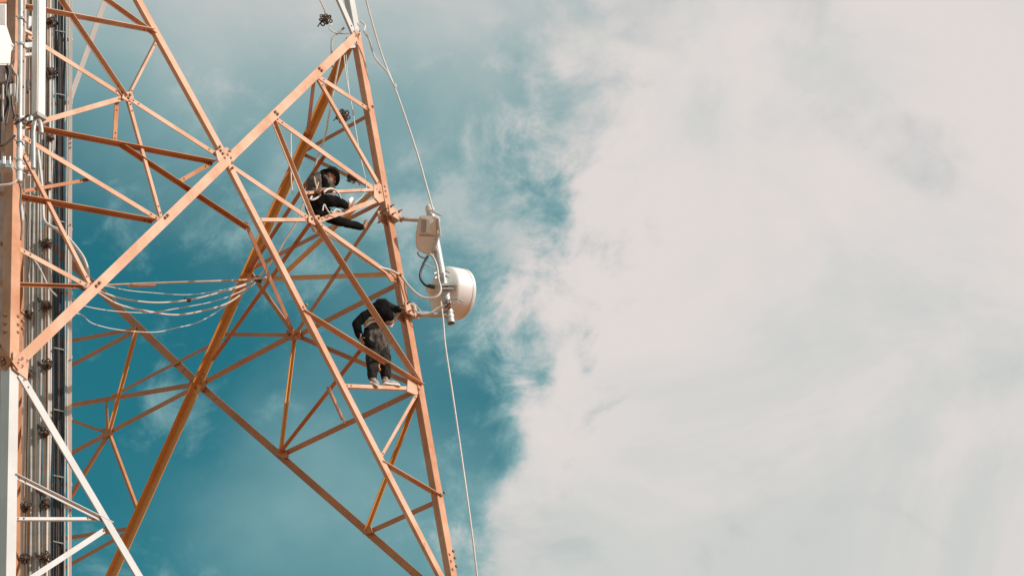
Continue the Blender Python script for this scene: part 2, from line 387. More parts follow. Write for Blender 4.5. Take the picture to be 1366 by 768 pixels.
# ---- far face
member((470, 55), 'F', (265, 513), 'F', 7, 7, 'l', 'amber_sunlit', name=Dg, off=-0.03)
member((265, 513), 'F', (80, 926), 'F', 9, 6, 'l', 'amber_sunlit', name=Dg, off=-0.03)
member((40, 300), 'F', (265, 513), 'F', 9.8, 0, 0, name=Dg, off=0.02)
member((265, 513), 'F', (612, 816), 'F', 9.8, 0, 0, name=Dg, off=0.02)
for m_ in [
    ((378, 606), (560, 519), 7.5, 0, 0), ((489, 709), (558, 526), 4, 3.5, 'l'), ((490, 710), (586, 667), 7, 0, 0),
    ((331, 373), (521, 366), 4, 3, 'd'), ((396, 448), (533, 378), 7, 0, 0), ((392, 446), (562, 517), 7, 0, 0),
    ((267, 513), (393, 446), 7.5, 0, 0), ((298, 446), (393, 447), 5.5, 0, 0), ((332, 360), (394, 447), 5.5, 1.2, 'r'),
    ((393, 449), (374, 607), 3.5, 3, 'l'), ((393, 447), (513, 269), 5, 0, 0), ((334, 359), (514, 267), 5.5, 0, 0),
    ((403, 205), (498, 251), 5.5, 0, 0), ((406, 202), (494, 153), 5, 0, 0), ((375, 370), (500, 254), 4, 3, 'd'),
    ((38, 465), (181, 439), 5.5, 0, 0), ((38, 517), (181, 441), 5.5, 0, 0), ((182, 441), (145, 578), 3.5, 3, 'l'),
    ((38, 550), (264, 512), 5.5, 1.5, 'd'), ((145, 577), (265, 514), 6, 0, 0), ((38, 635), (146, 577), 6, 0, 0),
    ((150, 528), (290, 456), 4, 0, 0), ((142, 533), (144, 577), 4, 0, 0), ((38, 540), (145, 578), 4.5, 0, 0), ((145, 577), (38, 755), 4.5, 1, 'r'),
    ((146, 578), (187, 688), 3.5, 3, 'r'), ((38, 725), (178, 704), 6, 0, 0), ((38, 784), (177, 706), 5, 0, 0),
]:
    member(m_[0], 'F', m_[1], 'F', m_[2] * .88, m_[3], m_[4], 'amber_sunlit' if m_[4] in ('l', 'd') and m_[3] >= 3 else None, off=0.0, nb=0)
# ---- hip bracing between the two faces
for m_ in [
    ((334, 297), 'N', (396, 446), 'F', 5.5), ((420, 293), 'N', (287, 483), 'F', 5), ((437, 206), 'N', (334, 366), 'F', 5),
    ((377, 606), 'F', (486, 464), 'N', 5), ((445, 516), 'N', (464, 564), 'F', 5), ((424, 101), 'N', (414, 184), 'F', 6),
    ((411, 420), 'N', (428, 460), 'F', 5.5), ((418, 291), 'N', (427, 312), 'F', 4.5),
]:
    member(m_[0], m_[1], m_[2], m_[3], m_[4], 0, 0, 'orange', nb=1, off0=-0.06, off1=-0.06)
# splice plate low on the right leg
# ---- white bands above and below
wl = 'white painted brace'
member((26, 500), 'N', (330, 1015), 'N', 8.5, 0, 0, 'white', Dg, off=0.03, label=wl)
member((20, 632), 'N', (150, 697), 'N', 4.5, 3.5, 'u', 'white', off=-0.02, label=wl)
member((22, 690), 'N', (134, 690), 'N', 4, 2, 'd', 'white', off=-0.04, label=wl)
member((150, 700), 'N', (20, 785), 'N', 7.5, 0, 0, 'white', off=-0.02, label=wl)
member((475, 48), 'N', (430, -55), 'N', 5, 0, 0, 'white', Dg, off=0.0, label=wl)
member((40, 285), 'F', (152, -30), 'F', 7, 0, 0, 'white', Dg, off=0.0, label=wl, nrm=PL['N'][1])
# ---- main crosses of the two faces out of the frame
for pn, i, j in (('B', 2, 3), ('W', 3, 0)):
    for a, b, oo in ((corner(i, 1), corner(j, ZT), -.02), (corner(j, 1), corner(i, ZT), .02)):
        n = PL[pn][1]; d = (b - a).normalized(); q = d.cross(n); mb = MB()
        mb.prism([(-.07, 0), (.07, 0), (.07, -.012), (-.058, -.012), (-.058, -.12), (-.07, -.12)], a + n * oo, b + n * oo, q, n)
        mb.build(Dg, MT['orange'], tower)
for a, b in (((-120, 290), (9, 326)), ((-150, 110), (14, 204)), ((-140, 430), (8, 372)), ((-100, 262), (9, 256)), ((-120, 20), (16, 100)), ((-90, 640), (6, 560))):
    member(a, 'W', b, 'W', 7, 0, 0, 'orange' if a[1] < 600 else 'white', off=-0.03)
# ---- gusset plates
plate([(285, 203), (293, 200), (300, 198), (307, 205), (310, 214), (304, 224), (298, 222), (288, 216)], 'N', 0.036, 'peach', bpts=[(291, 203), (294, 207), (296, 213), (300, 209), (304, 213), (306, 219), (303, 204), (307, 226), (290, 198)])
plate([(255, 507), (262, 503), (275, 505), (277, 514), (272, 521), (262, 524), (254, 516)], 'F', -0.02, 'orange', bpts=[(259, 510), (265, 508), (271, 512), (264, 518), (275, 520)])
plate([(462, 52), (474, 46), (480, 56), (475, 63), (461, 64), (455, 62)], 'N', -0.02, 'white', bpts=[(468, 55)])
plate([(15, 470), (33, 472), (36, 486), (34, 508), (15, 492)], 'N', 0.03, 'peach', bpts=[(21, 482), (26, 480), (26, 490), (32, 483)])
plate([(366, 598), (384, 601), (388, 610), (380, 612), (368, 606)], 'F', -0.03, 'orange')
plate([(384, 441), (402, 441), (404, 452), (392, 456), (383, 451)], 'F', -0.02, 'orange', bpts=[(388, 447), (397, 446)])
plate([(483, 703), (497, 703), (500, 711), (487, 713)], 'F', -0.03, 'orange')
plate([(138, 572), (150, 571), (153, 580), (142, 584)], 'F', -0.02, 'orange')
plate([(412, 288), (426, 287), (430, 296), (420, 300), (412, 296)], 'N', 0.0, 'peach', bpts=[(416, 292), (421, 294), (425, 291)])
plate([(165, 123), (176, 122), (179, 131), (170, 135), (163, 131)], 'N', 0.0, 'peach', bpts=[(168, 127), (173, 127), (171, 131)])
plate([(516, 362), (531, 360), (534, 375), (524, 374)], 'N', -0.03, 'orange')
plate([(545, 505), (562, 500), (567, 519), (556, 526), (544, 521)], 'N', -0.012, 'peach', bpts=[(555, 508), (560, 512), (559, 519)])
plate([(500, 246), (514, 244), (517, 266), (507, 270), (500, 262)], 'N', -0.012, 'peach', bpts=[(513, 249), (514, 255), (515, 262), (507, 256)])
plate([(28, 247), (38, 250), (42, 262), (34, 272), (28, 268)], 'N', -0.09, 'orange', bpts=[(33, 256), (35, 263)])
for (x, y) in [(128, 380), (124, 384), (219, 290), (216, 293), (363, 152), (366, 155), (422, 94), (425, 97), (404, 409), (25, 420), (25, 431), (25, 441), (493, 145), (530, 369), (588, 659), (600, 737), (602, 746), (583, 662), (604, 757)]:
    bolt(on(x, y, 'N', 0.052), PL['N'][1], 0.02, 0.02)
for (x, y) in [(7, 421), (7, 432), (7, 443)]:
    bolt(on(x, y, 'W', 0.005), PL['W'][1], 0.018, 0.02)
plate([(2, 476), (9, 477), (11, 486), (3, 490)], 'W', 0.02, 'orange', bpts=[(5, 481), (7, 486)])
tag(bolts.build('bolt', MT['bolt'], tower), None, None, None, 'stuff')
# ------------------------------------------------------------------ cable ladder inside the tower
LY = 1.945 * S                                       # vertical plane of the ladder
def onl(px, py, dy=0.0):
    r = ray(px, py); return EYE + r * ((LY + dy) / r.y)
ZL0, ZL1 = 0.62 * S, 1.72 * S
def vert(px, dy=0.0):                                # vertical line that crosses pixel column px at mid height
    p = onl(px, 420, dy); return Vector((p.x, p.y, ZL0)), Vector((p.x, p.y, ZL1))
ladder = thing('cable_ladder', 'tall pale cable ladder running up inside the left side of the tower', 'cable ladder', onl(70, 768))
for px, w, mt in ((94.3, 0.024, 'rail'), (48.5, 0.05, 'greycable'), (33.5, 0.022, 'rail')):
    a, b = vert(px, 0.0); mb = MB()
    mb.prism([(-w, -.05), (w, -.05), (w, -.044), (-w + .006, -.044), (-w + .006, .05), (-w, .05)], a, b, Vector((1, 0, 0)), Vector((0, 1, 0)))
    mb.build('rail', MT[mt], ladder)
zr = [onl(80, y).z for y in (-30, 52, 136, 220, 305, 390, 475, 557, 645, 733, 820)]
xa, xb = vert(32)[0].x, vert(95.5)[0].x
for z in zr:
    mb = MB(); mb.box(Vector(((xa + xb) / 2, LY + 0.035, z)), Vector(((xb - xa) / 2, 0, 0)), Vector((0, .02, 0)), Vector((0, 0, .018)))
    mb.build('rung', MT['rail'], ladder)
    mb = MB(); mb.box(Vector(((vert(72)[0].x + vert(89)[0].x) / 2, LY - 0.085, z + .06)), Vector(((vert(89)[0].x - vert(76)[0].x) / 2, 0, -.022)), Vector((0, .008, 0)), Vector((0, 0, .009)))
    mb.build('clamp_bar', MT['galv'], ladder)
hol = MB()
for y in (180, 185, 191, 197, 680, 689, 300, 480): 
    p = onl(94, y, -.052); hol.cyl(p, p - Vector((0, .012, 0)), .012, n=6)
tag(hol.build('bolt', MT['bolt'], ladder), None, None, None, 'stuff')
cabs = [(36.5, 1.9, 'tancable', 'tan feeder cable against the back leg, leftmost on the ladder'),
        (40.5, 1.9, 'palecable', 'pale thin feeder cable next to the leftmost tan one'),
        (44.2, 2.1, 'greycable', 'grey feeder cable on the left edge of the wide grey rail'),
        (47.8, 2.1, 'greycable', 'grey feeder cable over the middle of the wide grey rail'),
        (51.4, 1.9, 'palecable', 'pale grey feeder cable on the right edge of the wide grey rail'),
        (55.3, 2.1, 'greycable', 'grey feeder cable just right of the wide grey rail'),
        (58.8, 1.9, 'palecable', 'pale feeder cable left of the tan one in mid ladder'),
        (62.2, 1.9, 'tancable', 'tan feeder cable in the middle of the ladder'),
        (65.6, 1.9, 'palecable', 'thinner of the two whitish feeder cables beside the black ones'),
        (69.2, 1.9, 'palecable', 'thicker whitish feeder cable touching the black bundle'),
        (74.3, 1.9, 'blackcable', 'leftmost black feeder cable of the black bundle'),
        (77.9, 1.9, 'blackcable', 'second black feeder cable from the left of the black bundle'),
        (81.9, 1.9, 'blackcable', 'third black feeder cable from the left of the black bundle'),
        (85.3, 1.8, 'blackcable', 'rightmost black feeder cable of the black bundle'),
        (88.6, 1.3, 'greycable', 'slim grey feeder cable between black bundle and pale rail'),
        (91.2, 0.9, 'palecable', 'thinnest pale cable beside the right hand ladder rail')]
dark = ['beside the leftmost tan cable', 'against the grey rail edge', 'right of the wide grey rail', 'left of the middle tan cable', 'right of the middle tan cable', 'between the two whitish cables', 'left of the black bundle', 'inside the black bundle']
cabs += [(x, r_, 'browncable', 'slim dark brown cable ' + w_) for x, r_, w_ in zip((38.7, 42.4, 57.1, 60.6, 63.9, 67.4, 71.8, 79.9), (.8, .7, .8, .7, .9, .7, 1.0, 1.1), dark)]
for i, (px, rpx, mt, lab) in enumerate(cabs):
    a, b = vert(px, -0.02); r = rpx / FPX * 36.5
    pts = []
    for q in range(13):
        t = q / 12; p = a.lerp(b, t)
        wob = Vector((noise.noise(Vector((i * 3.1, t * 9, 0))), noise.noise(Vector((i * 3.1, t * 9, 7))), 0)) * (0.014 + 0.016 * ((i * 7) % 4) / 3)
        pts.append(p + wob + Vector((0, -0.03 - 0.012 * (i % 3), 0)))
    mb = MB(); mb.tube(pts, r, 8, 4)
    tag(mb.build('feeder_cable', MT[mt], smooth=True), lab, 'cable', 'feeder cables on the ladder')
for i_, (px, r_, lab) in enumerate(((-1.5, .05, 'brown cable outermost at the left edge behind the left leg'), (1.0, .03, 'dark brown cable left of the left leg beside the outermost one'), (4.0, .022, 'slim brown cable closest to the left leg on its left'))):
    a, b = vert(px, -.3)
    mb = MB(); mb.tube([a, a.lerp(b, .3) + Vector((.01, 0, 0)), a.lerp(b, .7), b], r_, 8, 4)
    tag(mb.build('feeder_cable', MT['browncable'], smooth=True), lab, 'cable', 'cables left of the left leg')
def clamp_cluster(P, ax, s, label, grp, mtl='clamp'):
    t = thing('cable_clamp', label, 'cable clamp', P, grp)
    rod = MB(); rod.cyl(P - ax * 1.5 * s, P + ax * 1.5 * s, .012, n=6); rod.build('threaded_rod', MT['bolt'], t)
    u = ax.orthogonal().normalized(); w = ax.cross(u)
    body = MB(); body.cyl(P - ax * .6 * s, P + ax * .6 * s, .35 * s, n=8); body.build('clamp_body', MT[mtl], t)
    a0 = random.uniform(0, 1)
    for j in range(7):
        a = a0 + j * math.pi / 3.5; c = P + (u * math.cos(a) + w * math.sin(a)) * random.uniform(.5, .85) * s + ax * random.uniform(-.5, .5) * s
        m_ = MB(); m_.torus(c, ax + u * random.uniform(-.8, .8) + w * random.uniform(-.8, .8), random.uniform(.2, .3) * s, random.uniform(.09, .14) * s, 10, 5)
        m_.build('clamp_ring', MT[mtl], t, smooth=True)
    for j in range(4):
        a = random.uniform(0, 6.28); e = u * math.cos(a) + w * math.sin(a)
        m_ = MB(); m_.box(P + e * s * random.uniform(.35, .6), e * s * random.uniform(.2, .4), ax.cross(e) * s * .16, ax * s * random.uniform(.2, .45)); m_.build('clamp_jaw', MT[mtl], t)
    a = random.uniform(0, 6.28); e = u * math.cos(a) + w * math.sin(a)
    m_ = MB(); m_.tube([P, P + e * s * .8, P + e * s * 1.4 - Vector((0, 0, .5 * s))], .09 * s, 6, 4); m_.build('tie_tail', MT[mtl], t, smooth=True)
    for q in (.6, -.85):
        nut = MB(); nut.cyl(P + ax * q * s, P + ax * (q + .25) * s, .2 * s, n=6); nut.build('nut', MT['bolt'], t)
    return t
AX = Vector((0.25, -0.8, -0.35)).normalized()
GC = 'dark cable clamps on the ladder'
ordn = ['topmost', 'second from the top', 'third from the top', 'fourth from the top', 'fifth from the top', 'sixth from the top', 'seventh from the top', 'eighth from the top', 'ninth from the top', 'lowest']
for (x, y, s), o_ in zip([(69, 29, .075), (67.5, 97, .085), (67, 184, .06), (65, 248, .055), (63, 325, .07), (62, 408, .07), (64, 486, .075), (60, 577, .065), (61, 671, .07), (60, 743, .075)], ordn):
    clamp_cluster(onl(x, y, -.12), AX, s * 1.12, 'dark lobed cable clamp on the pale cables, %s of its row' % o_, GC)
for (x, y, s), o_ in zip([(38, 419, .06), (38, 497, .06), (33.5, 674, .065), (33, 744, .065)], ['topmost', 'second from the top', 'third from the top', 'lowest']):
    clamp_cluster(onl(x, y, -.12), AX, s * 1.12, 'dark cable clamp left of the ladder by the back leg, %s' % o_, 'dark cable clamps beside the back leg')
# small dark brackets that carry the clamps
for i, (x, y) in enumerate([(57, 325), (55, 402), (55, 487), (55, 571), (53, 656), (52, 742)]):
    p, q = onl(x - 5, y - 3, -.10), onl(x + 6, y + 4, -.10); mb = MB()
    d = (q - p).normalized(); mb.prism([(-.02, -.03), (.02, -.03), (.02, .03), (-.02, .03)], p, q, Vector((0, 0, 1)), Vector((0, 1, 0)))
    mb.build('clamp_bracket', MT['clamp'], ladder)

# three clamp clusters hanging on the right leg ropes
for (x, y, s, lab) in ((450, 16, .095, 'dark cable clamp cluster hanging at the white top of the right leg'),
                       (474, 145, .10, 'dark cable clamp cluster beside the right leg above the seated worker'),
                       (486, 226, .095, 'dark cable clamp cluster just right of the wide brimmed hat')):
    P = on(x, y, 'N', -0.22); clamp_cluster(P, (cam_mid(P) + Vector((.25, 0, .1))).normalized(), s, lab, 'cable clamps along the right leg')

def tube_thing(name, pts, r, mt, label, cat, group=None, n=7, sub=6):
    mb = MB(); mb.tube(pts, r, n, sub); return tag(mb.build(name, MT[mt], smooth=True), label, cat, group)

# ------------------------------------------------------------------ equipment on the left leg, upper left
def onm(px, py, y): r = ray(px, py); return EYE + r * (y / r.y)
YM = 1.585 * S
dl1 = (corner(0, ZT) - corner(0, 1)).normalized()
eN = (corner(1, 1) - corner(0, 1)).normalized(); eW = (corner(3, 1) - corner(0, 1)).normalized()
VZ = Vector((0, 0, 1))
# slim panel antenna
a, b = onm(50.5, 157, 1.60 * S), onm(53.5, -30, 1.60 * S); b = Vector((a.x, a.y, b.z))
pa = thing('panel_antenna', 'slim tall white panel antenna in front of the left leg at the top', 'antenna', a)
mb = MB(); mb.prism([(-.055, -.05), (.075, -.05), (.075, .05), (-.055, .05)], a, b, eN, -PL['N'][1]); mb.build('radome', MT['plastic'], pa, bevel=.012, smooth=True)
mb = MB(); mb.prism([(-.06, -.055), (.08, -.055), (.08, .055), (-.06, .055)], a - VZ * .02, a + VZ * .03, eN, -PL['N'][1]); mb.build('end_cap', MT['greyplastic'], pa)
# elbow conduit below it
mb = MB(); c = onm(48, 172, 1.60 * S)
mb.tube([onm(44.5, 225, 1.6 * S), onm(44.5, 190, 1.6 * S), onm(44.7, 174, 1.6 * S), onm(47.5, 162, 1.6 * S), onm(52.5, 162, 1.6 * S), onm(55, 173, 1.6 * S), onm(55, 178, 1.6 * S)], .026, 10, 6)
tag(mb.build('conduit', MT['galv'], smooth=True), 'grey bent conduit hooked under the slim white antenna', 'conduit')
# mounting pole on the left leg
p1, p0 = onm(25, -30, YM), onm(25.5, 243, YM); p1 = Vector((p0.x - .01, p0.y, p1.z))
mp_ = thing('mounting_pole', 'grey steel mounting pole strapped along the left tower leg', 'pole', p0)
mb = MB(); mb.cyl(p0, p1, .030, n=16); mb.build('tube', MT['galv'], mp_, smooth=True)
mb = MB(); mb.cyl(p0 + VZ * .01, p0 + VZ * .45, .036, n=16); mb.build('sleeve', MT['plastic'], mp_, smooth=True)
for y in (26, 60, 161, 190, 215, 228):
    q = onm(25, y, YM); q = Vector((p0.x, p0.y, q.z)); mb = MB(); mb.cyl(q - VZ * .014, q + VZ * .014, .041, n=14)
    mb.cyl(q + eN * .03, q + eN * .09, .010, n=6); mb.cyl(q - eN * .03, q - eN * .08, .010, n=6); mb.build('band', MT['greyplastic'], mp_, smooth=True)
# pole clamps (cluster of plates and U bolts) at its lower joint
pcl = thing('pole_clamp', 'grey steel pole clamp with bolts below the slim white antenna', 'clamp', onm(30, 164, YM))
for (x, y, w_, h_) in ((24, 160, .05, .035), (31, 158, .045, .02), (37, 160, .035, .03), (28, 167, .06, .02), (41, 160, .02, .045)):
    q = onm(x, y, YM + .05 + .01 * random.random()); mb = MB(); mb.box(q, eN * w_, PL['N'][1] * .02, VZ * h_); mb.build('plate', MT['galv'], pcl, bevel=.004)
for (x, y) in ((20, 156), (22, 164), (29, 160), (35, 156), (39, 164)):
    q = onm(x, y, YM - .02); mb = MB(); mb.cyl(q - PL['N'][1] * .03, q + PL['N'][1] * .05, .014, n=6); mb.build('bolt', MT['clamp'], pcl)
# flat horizontal arm
q0, q1 = onm(-14, 222, 1.575 * S), onm(17, 222, 1.575 * S); mb = MB()
arm = thing('support_arm', 'flat grey support arm sticking out left of the left leg', 'bracket', q0)
mb.box((q0 + q1) / 2, (q1 - q0) / 2, Vector((0, .05, 0)), VZ * .055); mb.build('arm', MT['galv'], arm, bevel=.008)
for x in (4, 6, 13):
    q = onm(x, 219, 1.57 * S); mb = MB(); mb.cyl(q, q + VZ * .10, .012, n=6); mb.build('bolt', MT['galv'], arm)
# white cabinet, leftmost
ca = thing('radio_cabinet', 'white radio cabinet with grey window at the upper left corner', 'radio cabinet', onm(3, 85, YM))
def poly_box(pts, y, dep, name, mt, par, bev=.012):
    P = [onm(x, y_, y + (x - 10) * .011) for x, y_ in pts]; mb = MB(); k_ = len(P); dv = -PL['N'][1] * dep * .5 + Vector((0, dep * .5, 0))
    mb.add(P + [p + dv for p in P], [tuple(range(k_)), tuple(range(2 * k_ - 1, k_ - 1, -1))] + [(i, (i + 1) % k_, k_ + (i + 1) % k_, k_ + i) for i in range(k_)])
    return mb.build(name, MT[mt], par, bevel=bev, smooth=True)
poly_box([(-20, 4), (9.2, 4), (9.2, 34), (17, 58), (21, 60), (21, 64), (15.5, 66), (14, 86), (-20, 86)], YM - .10, .28, 'casing', 'plastic', ca)
poly_box([(-18, 6), (5.5, 6), (5.5, 33), (-18, 33)], YM - .112, .03, 'window', 'greyplastic', ca, .004)
poly_box([(6.2, 5), (7.6, 5), (7.6, 34), (6.2, 34)], YM - .112, .03, 'edge_strip', 'plastic', ca, .003)
poly_box([(-20, 1), (9.5, -2), (9.5, 3), (-20, 5)], YM - .12, .3, 'lid', 'orange', ca, .004)
poly_box([(14.5, 64), (20.5, 63), (20, 74), (17.5, 77)], YM - .05, .1, 'gusset', 'peach', ca, .004)
# connector block under the cabinet with hanging jumper cables
poly_box([(-20, 86), (11, 86), (19, 110), (-20, 110)], YM - .05, .14, 'connector_block', 'clamp', ca, .006)
jb = thing('junction_box', 'small white junction box under the radio cabinet cables', 'junction box', onm(17, 128, YM))
poly_box([(13, 111), (21, 110), (22.5, 127), (13, 127)], YM - .05, .1, 'case', 'plastic', jb); poly_box([(13.5, 126.5), (20, 126.5), (19, 129), (14.5, 129)], YM - .04, .08, 'cable_gland', 'greyplastic', jb, .003)
poly_box([(14.5, 86), (22, 84), (22.3, 92), (19, 98), (17, 97)], YM - .03, .04, 'bracket', 'peach', jb, .003)
jl = [([(4, 86), (6, 96), (8, 108), (6, 120), (2, 128), (-4, 134)], 'white jumper cable looping left under the radio cabinet', 'palecable'),
      ([(9, 86), (12, 98), (8, 120), (10, 138), (5, 154), (1, 162)], 'black jumper cable hanging lowest under the radio cabinet', 'blackcable'),
      ([(1, 88), (3, 105), (4, 125), (4, 150), (5, 165)], 'thin pale jumper cable dropping straight under the cabinet', 'palecable'),
      ([(15, 88), (20, 98), (23, 104), (22, 128), (22, 136), (18, 140), (17, 132)], 'grey jumper cable looping round the small white junction box', 'greycable'),
      ([(11, 128), (13, 140), (11, 152), (8, 166)], 'brown jumper cable left of the grey pole below the junction box', 'clamp'),
      ([(16, 129), (17, 142), (19, 152), (22, 158)], 'dark jumper cable dropping from the junction box to the pole', 'clamp'),
      ([(-4, 194), (3, 194), (9, 191), (15, 186), (20, 181)], 'dark cable sagging across the left leg to the pole', 'clamp'),
      ([(-6, 248), (3, 247), (12, 246), (18, 244), (22, 240)], 'white cable curving under the foot of the grey pole', 'palecable'),
      ([(26, 245), (28, 255), (27, 275), (29, 300), (28, 320)], 'thin brown cable hanging from the foot of the grey pole', 'clamp')]
for pts, lab, mt in jl:
    tube_thing('jumper_cable', [onm(x, y, YM - .08 + .01 * i) for i, (x, y) in enumerate(pts)], .011 if 'thin' in lab else .015, mt, lab, 'cable', 'jumper cables by the left leg')
# a ladder of step pegs and plates on the inside of the left leg (upper part)
tr = thing('antenna_bracket', 'pale drilled steel upright between grey pole and slim white antenna', 'bracket', onm(30, 160, 1.63 * S))
a, b = onm(29.5, 165, 1.63 * S), onm(30, -30, 1.63 * S); b = Vector((a.x, a.y, b.z)); mb = MB()
mb.prism([(-.022, -.01), (.022, -.01), (.022, .01), (-.022, .01)], a, b, Vector((1, 0, 0)), Vector((0, 1, 0))); mb.build('upright', MT['rail'], tr)
for y in (18, 24, 29, 34, 60, 64, 83, 117):
    q = onm(31, y, 1.625 * S); mb = MB(); mb.cyl(q, q - Vector((0, .03, 0)), .012, n=6); mb.build('bolt', MT['bolt'], tr)
poly_box([(31, 37), (43, 43), (43, 46.5), (31, 40.5)], 1.63 * S, .05, 'stay', 'rail', tr, .003)
poly_box([(31, 57), (43, 56), (43, 63), (31, 64)], 1.625 * S, .05, 'cross_plate', 'galv', tr, .003)
poly_box([(33, 50), (42, 47), (43, 54), (36, 55)], 1.64 * S, .05, 'clamp_block', 'clamp', tr, .003)
poly_box([(33, 71), (42.5, 70), (42.5, 74), (33, 75)], 1.625 * S, .04, 'cross_plate', 'galv', tr, .003)
poly_box([(36, 106), (40, 106), (39, 123), (36.5, 122)], 1.63 * S, .05, 'clamp_block', 'clamp', tr, .003)
poly_box([(38.5, 21), (42.5, 21), (42, 34), (38, 36)], 1.64 * S, .05, 'small_box', 'plastic', tr, .003)
# grey cross plates lower between pole and cables
lp = thing('mounting_plate', 'pale slotted mounting plate right of the foot of the grey pole', 'plate', onm(36, 236, 1.68 * S))
poly_box([(30, 217), (42, 216), (42, 225), (30, 226)], 1.68 * S, .03, 'plate', 'palecable', lp, .003); poly_box([(31, 229), (42, 228.5), (42, 235), (31, 236)], 1.68 * S, .03, 'plate', 'palecable', lp, .003)
for x in (33, 35.5, 38, 40.5):
    poly_box([(x - .5, 222), (x + .5, 222), (x + .5, 231), (x - .5, 231)], 1.675 * S, .03, 'slot', 'bolt', lp, 0)

# ------------------------------------------------------------------ microwave link on the right leg
dl2 = (corner(1, ZT) - corner(1, 1)).normalized()
nN = PL['N'][1]; nF = PL['F'][1]
def dm(y): return depth(on(478 + .187 * (y - 50), y, 'N'))    # distance of the leg at that height
PT, PB = at_depth(577, 284, dm(284) + .05), at_depth(601.5, 431, dm(431) + .05)
PT = PB + dl2 * (PT - PB).length
mast = thing('antenna_mast', 'grey steel tube mast held off the right leg by two arms', 'mast', PB)
mb = MB(); pd = (PB - PT).normalized(); mb.lathe(PT, pd, [(0, .055), ((PB - PT).length, .055), ((PB - PT).length, .045), ((PB - PT).length - .12, .043)], 20); mb.build('tube', MT['galv'], mast, smooth=True)
def mp2(t): return PT.lerp(PB, t)
for t, r_, h_ in ((.035, .062, .035), (.09, .055, .018), (.31, .054, .012), (.42, .054, .012), (.50, .056, .014), (.70, .066, .022), (.745, .06, .02), (.905, .064, .02), (.945, .062, .02)):
    mb = MB(); mb.cyl(mp2(t) - pd * h_, mp2(t) + pd * h_, r_, n=20); o = mb.build('collar', MT['galv'], mast, smooth=True)
for (x0, y0, t, r_) in ((522, 290.5, .06, .036), (545, 418.5, .925, .042)):
    p = at_depth(x0, y0, dm(y0) - .02); q = mp2(t); mb = MB(); mb.cyl(p, q, r_, n=16); mb.build('arm', MT['galv'], mast, smooth=True)
for (x, y) in ((521, 288), (543, 417)):              # clamps round the leg
    c = on(x, y, 'N'); e = (corner(0, 1.2) - corner(1, 1.2)).normalized()
    for s_, nn in ((.075, nN), (-.11, nN)):
        mb = MB(); mb.box(c + nn * s_ + Vector((.0, 0, 0)), e * .13, nn * .012, dl2 * .085); mb.build('clamp_plate', MT['peach'], mast, bevel=.004)
    mb = MB(); mb.box(c - e * .05 + nN * .03, e * .04, nN * .05, dl2 * .08); mb.build('clamp_block', MT['greyplastic'], mast, bevel=.008)
    for i in (-1, 1):
        for j in (-1, 1):
            b = c + e * i * .085 + dl2 * j * .065; mb = MB(); mb.cyl(b - nN * .17, b + nN * .15, .009, n=6); mb.cyl(b + nN * .088, b + nN * .108, .016, n=6); mb.cyl(b - nN * .15, b - nN * .125, .016, n=6); mb.build('bolt', MT['bolt'], mast)
# step pegs / small brackets on the mast
for (x, y, x2, y2) in ((585, 362, 579, 365), (586, 368, 580, 371), (594, 361, 600, 364), (594, 368, 599, 370), (590, 379, 607, 378), (583, 381, 604, 381), (592, 403, 604, 398), (604, 398, 612, 399), (612, 399, 617, 403), (596, 408, 605, 404), (577, 283, 590, 288)):
    mb = MB(); mb.cyl(at_depth(x, y, dm(y) - .02), at_depth(x2, y2, dm(y2) - .06), .012, n=6); mb.build('step_bolt', MT['galv'], mast)
mb = MB(); c = at_depth(597, 379.5, dm(379) - .02); mb.box(c, (cR * .13 + cU * .005), cF * .07, pd * .016); mb.build('mount_plate', MT['galv'], mast, bevel=.004)
c = at_depth(597, 384.5, dm(384) - .02); mb = MB(); mb.box(c, cR * .08, cF * .06, pd * .012); mb.build('mount_plate', MT['galv'], mast, bevel=.004)
# clutter of clamps near the foot
for (x, y, s_) in ((594, 401, .03), (598, 405, .026), (592, 407, .03), (599, 410, .025), (594, 413, .028)):
    mb = MB(); c = at_depth(x, y, dm(y) - .03); mb.box(c, (cR + cU * .3) * s_ * 1.2, cF * .05, (cU - cR * .3) * s_ * .6); mb.build('clamp_block', MT['greyplastic'] if s_ > .027 else MT['bolt'], mast, bevel=.004)

# drum dish
dd = dm(398) + 0.34
axis = (cR * 0.80 + cF * 0.56 - cU * 0.16 + Vector((0, 0, 0))).normalized()
hub = at_depth(579.5, 386, dd)
dish = thing('dish_antenna', 'round white shrouded dish antenna mounted behind the grey mast', 'dish antenna', hub)
mb = MB(); prof = [(-.02, .05), (.0, .12)]
for i in range(1, 13):
    r_ = .12 + (.335 - .12) * i / 12; prof.append((.15 * (r_ ** 2 - .12 ** 2) / (.335 ** 2 - .12 ** 2), r_))
prof += [(.165, .341), (.18, .344), (.40, .346)]
mb.lathe(hub, axis, prof, 48); mb.build('reflector', MT['plastic'], dish, smooth=True)
mb = MB(); mb.lathe(hub + axis * .395, axis, [(0, .348), (.03, .349), (.045, .343), (.075, .30), (.10, .2), (.112, .08), (.114, .01)], 48); mb.build('radome', MT['plastic'], dish, smooth=True)
for q in (.385,):
    m2 = MB(); m2.lathe(hub + axis * q, axis, [(0, .345), (.003, .351), (.014, .351), (.017, .345)], 48); m2.build('rim_band', MT['palecable'], dish, smooth=True)
mb = MB(); mb.lathe(hub + axis * -.10, axis, [(0, .06), (.1, .085), (.13, .10)], 20); mb.build('feed_hub', MT['peachplastic'], dish, smooth=True)

